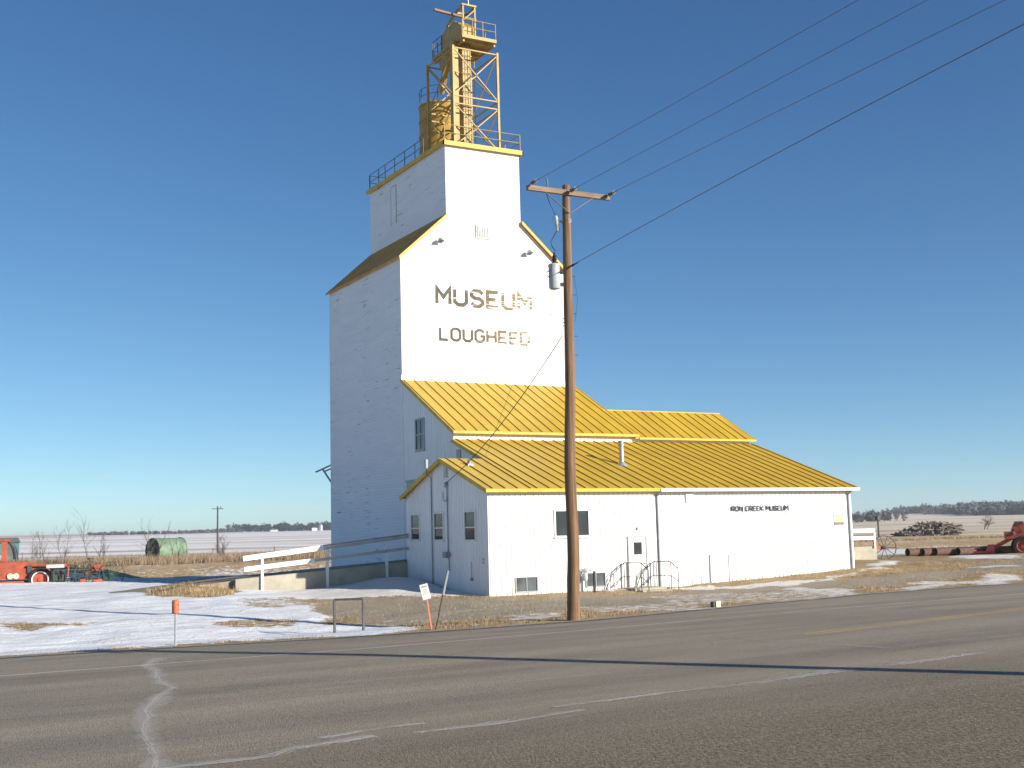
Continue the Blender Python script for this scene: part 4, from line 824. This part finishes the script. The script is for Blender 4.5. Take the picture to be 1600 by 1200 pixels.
def spoke_wheel(parent, c, r, w_, ax, mat, n=12, name='wheel', mat2=None):
    c = Vector(c); axv = Vector(ax).normalized(); u = axv.cross(Vector((0, 0, 1))).normalized(); v_ = Vector((0, 0, 1))
    m = MB(); m.lathe([(r*.95, -w_/2), (r, -w_/2), (r, w_/2), (r*.95, w_/2), (r*.95, -w_/2)], c, ax, 36); wo = m.build(name, mat, parent, local=True)
    m = MB(); m.lathe([(0, -w_), (r*.12, -w_), (r*.12, w_), (0, w_)], c, ax, 12)
    for i in range(n):
        a = 2*math.pi*i/n; m.tube([c, c+(u*math.cos(a)+v_*math.sin(a))*r*.96], .016, 5)
    m.build('spokes', mat2 or mat, wo, local=True); return wo
rz0 = -.20
sw = thing('swather', 'faded red self propelled swather with a cab at the left edge', 'swather', (-15.75, 13.9, .36), rz0)
L = dict(local=True)
m = MB(); m.box(-3.6, 1.35, .2, 1.9, .42, .95); m.box(-3.6, 1.2, .3, 1.8, .95, 1.28); m.prism([(1.2, .6), (2.3, .75), (2.2, 1.1), (1.2, 1.25)], .5, .8, 'y'); m.build('body', M_RED, sw, **L)
m = MB(); m.box(-2.6, .15, .35, 1.75, 1.28, 1.34); m.box(.0, .26, .3, .4, 1.3, 2.35); m.box(-2.6, -2.45, .3, .4, 1.3, 2.35); m.box(-2.7, .35, .25, 1.8, 2.32, 2.42); co_ = m.build('cab', M_RED, sw, **L)
m = MB(); pts = [(.26, .3, 2.38)]+[(.26+.42*math.sin(a), .32, 1.35+1.0*math.cos(a)) for a in np.linspace(.1, 1.57, 9)]; m.tube(pts, .035, 6); m.tube([(p[0], 1.7, p[2]) for p in pts], .035, 6); m.build('cab_hoop', M_DKSTEEL, co_, **L)
m = MB(); m.prism([(.26, 1.36)]+[(.24+.40*math.sin(a), 1.35+.96*math.cos(a)) for a in np.linspace(1.5, .1, 8)], .4, 1.65, 'y'); m.build('windscreen', glass('dusty_windscreen', (.10, .12, .11)), co_, **L)
wheel(sw, (1.86, .15, .38), .60, .34); wheel(sw, (1.86, 1.9, .38), .60, .34); wheel(sw, (-2.6, .15, .30), .45, .25, ring=False)
m = MB()
for x_ in (.45, .72): m.lathe([(0, 0), (.13, 0), (.15, .08), (0, .09)], (x_, .2, .58), (0, -1, 0), 14)
m.build('headlight', M_AGED, sw, **L)
m = MB(); m.box(-3.0, 1.1, -.15, .18, .22, .34); m.build('step', M_RED, sw, **L)
m = MB(); m.box(1.25, 1.45, .1, .35, .72, 1.12); m.build('battery_box', M_DKSTEEL, sw, **L)
sdr = thing('seed_drill', 'old seed drill with green spoked wheels and red boxes beside the swather', 'seed drill', (-12.7, 12.7, .36), rz0)
spoke_wheel(sdr, (.85, .1, .62), .62, .08, (.0, -1, 0), M_DKSTEEL, 14, mat2=M_RUST); spoke_wheel(sdr, (2.05, .25, .55), .62, .08, (.0, -1, 0), M_GREEN, 14)
spoke_wheel(sdr, (1.0, 2.2, .6), .62, .08, (.0, -1, 0), M_GREEN, 12)
m = MB(); m.box(1.1, 1.65, .3, 2.1, .72, 1.05); m.box(.55, .78, .05, .3, .1, .35); m.box(1.2, 1.6, -.1, .3, .12, .32); m.build('seed_box', M_RED, sdr, **L)
m = MB(); m.box(-.6, 2.0, .2, .3, .30, .38); m.box(-.6, 2.0, 1.9, 2.0, .30, .38)
for i in range(9): m.beam((-.5+i*.3, .15, .75), (-.3+i*.3, .05, .05), .035)
m.box(-.7, .9, .1, .16, .80, .86); m.beam((-.7, .15, .1), (-.7, .15, .85), .06); m.beam((.3, .15, .1), (.3, .15, .85), .06); m.build('frame', M_GREEN, sdr, **L)
m = MB(); m.tube([(-1.05, .1, 1.02), (-.22, .1, 1.02)], .085, 12); m.build('white_drum', M_WHITE, sdr, **L)
m = MB(); m.tube([(-.2, .1, 1.1), (-.02, .1, .95), (-.05, .1, .5)], .05, 8); m.tube([(-1.6, .8, 1.12), (.1, .8, 1.1)], .04, 8); m.build('lever', M_RED, sdr, **L)
m = MB(); m.box(-.85, -.2, .5, 1.6, .1, .8); m.build('hopper', M_DKSTEEL, sdr, **L)
m = MB(); m.lathe([(0, 0), (.14, 0), (.14, .1), (0, .1)], (1.0, 0.1, 1.30), (0, 0, 1), 12); m.tube([(.95, .1, .8), (1.0, .1, 1.3)], .03, 6); m.build('operator_seat', M_DKSTEEL, sdr, **L)
# tank beyond the embankment
tkz = .85
tn = thing('storage_tank', 'pale green steel tank lying on its side beyond the railway bank', 'tank', (7.4, 79, tkz))
ax = Vector((.93, .36, 0)).normalized(); c0 = Vector((6.5, 78.9, tkz+1.0))
MB().lathe([(1.28, 0), (1.32, 0), (1.32, .06), (1.28, .1), (1.28, 3.3), (1.34, 3.3), (1.34, 3.45), (1.28, 3.45)], c0, ax, 32).build('shell', M_TANK, tn, smooth=True)
e = MB(); e.lathe([(0, .22), (.35, .2), (.9, .12), (1.27, .06)], c0, ax, 24); eo = e.build('end_plate', M_TANKIN, tn)
e = MB()
for i in range(12): a = i*math.pi/6; u = ax.cross(Vector((0, 0, 1))); e.beam(c0+ax*.10, c0+ax*.05+(u*math.cos(a)+Vector((0, 0, 1))*math.sin(a))*1.25, .05, .05)
e.build('end_rib', M_TANK, eo)
MB().lathe([(0, 3.3), (1.27, 3.3)], c0, ax, 24).build('end_plate', M_TANK, tn)
MB().box(6.2, 7.1, 78.2, 79.8, tkz-.9, tkz-.1).build('cradle', M_DKSTEEL, tn)
# far shed and buildings
sh = thing('far_shed', 'low teal steel shed far out at the left edge', 'shed', (12, 270, 0)); zz = hz(12, 270)+1.0
MB().box(2, 17.8, 266, 276, zz-3, zz+1.9).build('wall', M_TEAL, sh); MB().prism([(265.5, zz+1.9), (276.5, zz+1.9), (271, zz+3.1)], 1.6, 18.1, 'x').build('roof', simple('dull_shed_roof', (.16, .17, .16), .6), sh)
def house(x, y, w_, h_, label, wall=M_WHITE, cat='farm building'):
    z = hz(x, y); t_ = thing('farm_building', label, cat, (x, y, z)); MB().box(x-w_/2, x+w_/2, y-w_*.3, y+w_*.3, z-1, z+h_).build('wall', wall, t_)
    MB().prism([(y-w_*.35, z+h_), (y+w_*.35, z+h_), (y, z+h_*1.5)], x-w_*.52, x+w_*.52, 'x').build('roof', M_DKSTEEL, t_)
house(484, 1352, 6, 3.2, 'tiny white farmhouse in front of the distant dark trees'); house(437, 1360, 9, 2.2, 'long pale farm shed at the foot of the distant trees', M_GREYF)
def dome_bin(x, y, r, h_, label):
    z = hz(x, y); t_ = thing('grain_bin', label, 'grain bin', (x, y, z)); MB().lathe([(r, -1), (r, h_), (r*.1, h_*1.4), (0, h_*1.4)], (x, y, z), n=16).build('bin_wall', M_GALV, t_)
dome_bin(492, 1352, 2.6, 6, 'tiny steel grain bin among the distant trees')
# far wooden poles
def far_pole(x, y, h_, label):
    z = hz(x, y); t_ = thing('far_pole', label, 'utility pole', (x, y, z)); MB().tube([(x, y, z-.5), (x, y, z+h_)], .17, 8, .12).build('post', M_DKSTEEL, t_); MB().beam((x-.95, y, z+h_-.4), (x+.95, y, z+h_-.4), .13).build('crossarm', M_DKSTEEL, t_)
    MB().tube([(x+.5, y, z+h_-.4), (x+.5, y, z+h_-.05)], .08, 6).build('insulator', M_DKSTEEL, t_)
far_pole(31.95, 145.6, 7.5, 'lone dark pole standing in the snowy field on the left')
x, y = 124.9, 94.8; z = hz(x, y); t_ = thing('birdhouse_pole', 'short dark pole with a box on top in the stubble field', 'pole', (x, y, z))
MB().tube([(x, y, z-.5), (x, y, z+2.9)], .14, 8).build('post', M_DKSTEEL, t_); MB().box(x-.3, x+.3, y-.3, y+.3, z+2.7, z+3.3).build('box', M_DKSTEEL, t_)
# ------------------------------------------------------------------ right side: culverts, wheel, red machine, logs
for i, (x, y, L_) in enumerate(((37.4, 5.2, 4.6), (38.3, 4.8, 4.4), (39.0, 4.4, 4.6), (40.3, 3.7, 5.0))):
    g = hz(x, y); ax = Vector((.96, -.14, 0)).normalized()
    t_ = thing('culvert_pipe', ['first rusty culvert pipe from the left on the grass', 'second rusty culvert pipe from the left on the grass', 'third rusty culvert pipe from the left on the grass', 'rusty culvert pipe nearest the red machine'][i], 'pipe', (x, y, g), group='rusty culvert pipes lying right of the museum')
    MB().lathe([(.21, 0), (.25, 0), (.25, L_), (0, L_), (0, L_-.05), (.21, L_-.05), (.21, 0)], (x, y, g+.25), ax, 20).build('pipe_wall', M_RUST, t_, smooth=True)
x, y = 27.25, -2.85; g = hz(x, y)
wg = thing('wagon_wheel', 'large thin spoked steel wheel standing behind the ramp end', 'steel wheel', (x, y, g)); ROOT[wg.name] = Matrix.Translation((x, y, g))
spoke_wheel(wg, (0, 0, .66), .66, .07, (-.52, -.85, 0), M_DKSTEEL, 10)
m = MB(); m.tube([(0, 0, .66), (.6, 1.0, .66)], .06, 8); m.box(-.9, -.1, .1, .7, .55, .75); m.build('axle', M_RED, wg, local=True)
g = hz(43.6, 2.3)
rm = thing('loader_machine', 'red farm machine with a sloping header arm at the right edge', 'farm machine', (42.75, 2.45, g), -.84)
m = MB(); m.prism([(-.9, .30), (-.6, .18), (.9, .95), (1.4, 1.3), (1.0, 1.35), (.4, .95)], -.2, .3, 'y'); m.build('header_arm', M_RED, rm, **L)
m = MB(); m.box(.35, 3.2, -.3, 1.4, .95, 1.42); m.prism([(.75, 1.42), (3.2, 1.42), (3.2, 2.0), (.95, 1.92)], -.2, 1.3, 'y'); m.build('body', M_RED, rm, **L)
m = MB(); m.box(-1.9, -.35, -.5, .9, .08, .22); m.beam((-1.9, -.4, .1), (-1.3, -.4, .45), .07); m.prism([(-.95, .1), (-.35, .1), (-.35, .62), (-.7, .6)], -.5, .9, 'y'); m.build('pickup_header', simple('dark_red_paint', (.20, .03, .04), .6), rm, **L)
m = MB(); m.box(1.0, 1.5, -.35, 1.45, 1.9, 2.05); m.beam((1.35, -.3, 1.35), (1.05, -.3, 1.95), .08); m.tube([(.85, -.3, 1.2), (.8, -.3, 1.4)], .12, 8); m.build('guard', M_DKSTEEL, rm, **L)
wheel(rm, (1.35, -.45, .48), .62, .36, ring=False); wheel(rm, (1.35, 1.5, .48), .62, .36, ring=False); wheel(rm, (3.1, -.45, .48), .62, .36, ring=False)
# log pile
t_ = thing('log_pile', 'big heap of grey cut logs and brush in the stubble field', 'log pile', (132, 91, hz(132, 91)))
m = MB(); m2 = MB(); lx = Vector((.87, -.49, 0)); ly = Vector((.49, .87, 0)); c0 = Vector((132, 91, hz(132, 91)))
for i in range(420):
    u = random.uniform(-4.6, 4.6); H = 2.1*max(.12, (1-((u-1.0)/4.6)**2))**.8; q = random.random()**.7*H; dep_ = (1-q/2.6)*2.2*random.uniform(-1, 1)
    p = c0+lx*u+ly*dep_+Vector((0, 0, q)); a = random.gauss(0, .7); dd = (lx*math.cos(a)*random.choice((-1, 1))+ly*math.sin(a)+Vector((0, 0, random.gauss(0, .28)))).normalized()*random.uniform(.5, 1.5)
    m.tube([p-dd, p+dd*random.uniform(.2, 1)], random.uniform(.05, .20), 6)
for i in range(260):
    u = random.uniform(-4.7, 4.7); H = 2.2*max(.15, (1-((u-1.0)/4.7)**2))**.8; p = c0+lx*u+ly*random.uniform(-2, 1)+Vector((0, 0, random.random()*H)); dd = Vector((random.gauss(0, 1), random.gauss(0, 1), random.gauss(.4, .7))).normalized()*random.uniform(.4, 1.1)
    m2.tube([p, p+dd], .03, 4)
for i in range(3):
    p = c0-lx*(4.4-.5*i)+ly*(-1.3)+Vector((0, 0, .45)); m.tube([p, p+ly*1.5], .42, 12)
m.build('logs', M_LOG, t_); m2.build('brush', M_BARK, t_)
# ------------------------------------------------------------------ vegetation
def branch(mb, p, d, L_, r, depth, spread):
    n = 4; pts = [p]; dd = d.copy()
    for i in range(n):
        dd = (dd+Vector((random.gauss(0, .14), random.gauss(0, .14), random.gauss(.03, .07)))).normalized(); pts.append(pts[-1]+dd*L_/n)
    mb.tube(pts, r, 5 if depth > 1 else 3, r*.45, cap=False)
    if depth > 0:
        for k in range(random.randint(4, 6)):
            i = random.randint(1, n); ax_ = Vector((random.gauss(0, 1), random.gauss(0, 1), 0)).normalized(); nd = (dd+ax_*spread*random.uniform(.5, 1.1)).normalized()
            branch(mb, pts[i], nd, L_*random.uniform(.42, .66), r*.5, depth-1, spread)
def bare_tree(x, y, h_, stems, label, spread=.6, r=.05, depth=3, name='bare_shrub', cat='shrub', group='bare shrubs beyond the railway bank'):
    z = hz(x, y); t_ = thing(name, label, cat, (x, y, z), group=group)
    tr_ = MB(); tw = MB()
    for s in range(stems):
        b0 = Vector((x+random.gauss(0, .25)*(stems > 1), y+random.gauss(0, .3)*(stems > 1), z-.1)); d0 = Vector((random.gauss(0, .22), random.gauss(0, .2), 1)).normalized()*1.0
        tip = b0+d0*h_*.55; tr_.tube([b0, b0.lerp(tip, .5)+Vector((random.gauss(0, .05), 0, 0)), tip], r, 6, r*.6)
        branch(tw, tip, d0, h_*.45, r*.6, 2, spread)
        for k in range(6): branch(tw, b0.lerp(tip, random.uniform(.3, 1)), (d0+Vector((random.gauss(0, spread), random.gauss(0, spread), 0))).normalized(), h_*random.uniform(.22, .4), r*.45, depth-2, spread)
    tr_.build('trunk', M_BARK, t_); tw.build('crown', M_BARK, t_)
for (x, y, h_, st_, lb) in ((-5.75, 69.4, 2.9, 4, 'bushy bare shrub just right of the swather cab'), (-3.9, 68.7, 3.4, 2, 'leaning bare sapling behind the seed drill'), (-1.9, 67.1, 4.6, 1, 'tallest thin bare sapling behind the seed drill'), (-.9, 66.8, 2.4, 3, 'small bare shrub right of the tallest sapling'),
                            (3.2, 64.4, 3.4, 3, 'bare shrub in front of the green tank, left end'), (5.0, 64.0, 1.9, 3, 'low bare shrub in front of the middle of the green tank'), (8.75, 61.5, 2.1, 5, 'rounded bare shrub below the lone far pole')):
    bare_tree(x, y, h_, st_, lb, r=.035)
for (x, y, h_, lb) in ((221.6, 156.6, 4.0, 'round lone bare tree in the stubble field on the right'),):
    bare_tree(x, y, h_, 3, lb, .9, .09, 4, 'bare_tree', 'tree', None)
def blades(name, label, pts, hmin, hmax, wd, mat, kind='stuff'):
    pts = np.array(pts); n = len(pts); z = height(pts[:, 0], pts[:, 1]); h_ = rng.uniform(hmin, hmax, n); a = rng.uniform(0, 2*math.pi, n)
    ln = rng.normal(0, .25, (n, 2))*h_[:, None]; w_ = wd*rng.uniform(.6, 1.4, n)
    v0 = np.stack([pts[:, 0]-np.cos(a)*w_, pts[:, 1]-np.sin(a)*w_, z-.03], 1); v1 = np.stack([pts[:, 0]+np.cos(a)*w_, pts[:, 1]+np.sin(a)*w_, z-.03], 1)
    v2 = np.stack([pts[:, 0]+ln[:, 0], pts[:, 1]+ln[:, 1], z+h_], 1); co = np.stack([v0, v1, v2], 1).reshape(-1, 3).astype(np.float32)
    me = bpy.data.meshes.new(name); me.vertices.add(3*n); me.vertices.foreach_set('co', co.ravel()); me.loops.add(3*n); me.loops.foreach_set('vertex_index', np.arange(3*n, dtype=np.int32))
    me.polygons.add(n); me.polygons.foreach_set('loop_start', np.arange(0, 3*n, 3, dtype=np.int32)); me.update(calc_edges=True); me.materials.append(mat)
    o = bpy.data.objects.new(name, me); col.objects.link(o); return tag(o, label, 'grass', kind=kind)
def grass_mat(name, a, b):
    m = N(name); p = m.pos(); return m.out(m.mix(m.ramp(m.noise(p, 3., 5, .8), [(.35, 0.), (.65, 1.)]), a, b), .9)
M_DRY = grass_mat('dry_grass', (.24, .155, .075), (.50, .37, .21)); M_REED = grass_mat('tall_dry_weeds', (.15, .11, .075), (.38, .28, .18))
# tall weeds on and beyond the railway bank
n = 110000; px_ = rng.uniform(-32, 44, n); py_ = 37.5+rng.random(n)**1.2*52; keep = vnoise(px_, py_, 2.2, 21)*.6+vnoise(px_, py_, .8, 22)*.4 > .40
blades('tall_dry_grass', 'tall dry grass and weeds on the railway bank left of the elevator', np.stack([px_, py_], 1)[keep], .15, .95, .022, M_REED)
n = 40000; px_ = rng.uniform(36, 125, n); py_ = 37+rng.random(n)**1.3*30; keep = vnoise(px_, py_, 4, 23) > .5
blades('bank_grass', 'dry grass on the railway bank right of the museum', np.stack([px_, py_], 1)[keep], .1, .30, .03, M_DRY)
# short grass on the verge wherever there is neither snow nor gravel
n = 90000; px_ = rng.uniform(-25, 30, n); py_ = rng.uniform(-27, -10, n); keep = (py_ > edge(px_)+.15) & ~((px_ > GX-.1) & (px_ < XR+.1) & (py_ > FY-.05))
px_, py_ = px_[keep], py_[keep]; s_, g_ = masks(px_, py_); keep = ((s_ < .42) & (g_ < .5) & (vnoise(px_, py_, .9, 31) > .3)) | ((s_ < .6) & (rng.random(len(px_)) < .10))
blades('verge_grass', 'short dry grass on the verge between road and museum', np.stack([px_, py_], 1)[keep], .03, .11, .008, M_DRY)
n = 14000; px_ = rng.uniform(-13.5, -4, n); py_ = rng.uniform(-7, 16, n); s_, g_ = masks(px_, py_); keep = (s_ < .3)
blades('mound_grass', 'dry grass on the mound at the foot of the left ramp', np.stack([px_, py_], 1)[keep], .05, .22, .012, M_DRY)
# distant woods: leaf and twig clumps spread through crowns
def wood_belt(name, label, line, n, h_, width, mat, leaf=1.1):
    V = []; line = [np.array(p, float) for p in line]; seg = [np.linalg.norm(b-a) for a, b in zip(line[:-1], line[1:])]; tot = sum(seg); cs = []
    for i in range(n):
        s = rng.random()*tot; k = 0
        while s > seg[k]: s -= seg[k]; k += 1
        p = line[k]+(line[k+1]-line[k])*s/seg[k]+rng.normal(0, width, 2); hh = h_*rng.uniform(.6, 1.15)*(0.75+.5*float(vnoise(np.array([p[0]]), np.array([p[1]]), 45, 41)[0])); cs.append((p, hh))
    for p, hh in cs:
        z = hz(p[0], p[1]); m_ = 110
        q = rng.normal(0, 1, (m_, 3)); q /= np.linalg.norm(q, axis=1)[:, None]; q *= (rng.random(m_)**.4)[:, None]
        c = np.array([p[0], p[1], z+hh*.55])+q*np.array([hh*.36, hh*.36, hh*.48]); c[:, 2] = np.maximum(c[:, 2], z)
        for a in range(3): V.append(c+rng.normal(0, leaf*.5, (m_, 3)))
    A = np.concatenate([np.stack(V[i:i+3], 1) for i in range(0, len(V), 3)]).reshape(-1, 3).astype(np.float32); n3 = len(A)
    me = bpy.data.meshes.new(name); me.vertices.add(n3); me.vertices.foreach_set('co', A.ravel()); me.loops.add(n3); me.loops.foreach_set('vertex_index', np.arange(n3, dtype=np.int32))
    me.polygons.add(n3//3); me.polygons.foreach_set('loop_start', np.arange(0, n3, 3, dtype=np.int32)); me.update(calc_edges=True); me.materials.append(mat)
    o = bpy.data.objects.new(name, me); col.objects.link(o); return tag(o, label, 'trees', kind='stuff')
wood_belt('distant_wood', 'dark row of trees on the skyline left of the elevator', [(412, 1430), (470, 1400), (520, 1372), (640, 1300)], 330, 8.5, 9, M_TREE, 1.7)
wood_belt('distant_wood', 'low grey brush on the skyline near the green tank', [(245, 1400), (300, 1380), (345, 1372)], 130, 3.6, 8, M_TREE2, 1.2)
wood_belt('distant_wood', 'low grey brush left of the dark skyline trees', [(350, 1380), (412, 1425)], 90, 4, 8, M_TREE2, 1.2)
wood_belt('distant_wood', 'small dark tree clump beside the museum right corner', [(440, 440), (470, 452), (490, 452)], 60, 5.2, 6, M_TREE2, .9)
wood_belt('distant_wood', 'long bare wood on the right skyline', [(1010, 880), (900, 740), (760, 590), (745, 480), (900, 500)], 900, 8.0, 14, M_TREE2, 1.7)
wood_belt('distant_wood', 'thin line of far trees at the top of the stubble field', [(1180, 1110), (1060, 940)], 200, 6.5, 9, M_TREE2, 1.7)
# fence along the field beyond the weeds
fz = thing('wire_fence', 'low wire fence with thin posts beyond the tall dry grass', 'fence', (10, 100, hz(10, 100)))
fp = [(-30+i*6.5, 104-i*2.2) for i in range(15)]
for (x, y) in fp: MB().beam((x, y, hz(x, y)-.3), (x, y, hz(x, y)+1.15), .10).build('post', M_BARK, fz)
for k in (.55, 1.0): MB().tube([(x, y, hz(x, y)+k) for x, y in fp], .012, 4).build('wire', M_WIRE, fz)

# ------------------------------------------------------------------ thin winter air
hm = bpy.data.materials.new('haze'); hm.use_nodes = True; ht = hm.node_tree; ht.nodes.remove(ht.nodes['Principled BSDF'])
pv = ht.nodes.new('ShaderNodeVolumePrincipled'); pv.inputs['Color'].default_value = (.86, .93, 1., 1); pv.inputs['Density'].default_value = .00022; pv.inputs['Anisotropy'].default_value = .2
ht.links.new(pv.outputs[0], ht.nodes['Material Output'].inputs['Volume'])
hb = MB().box(-7600, 7600, -7600, 7600, -25, 60).build('haze', hm); hb['kind'] = 'stuff'; hb['label'] = 'thin pale winter haze over the far fields'; hb.display_type = 'WIRE'
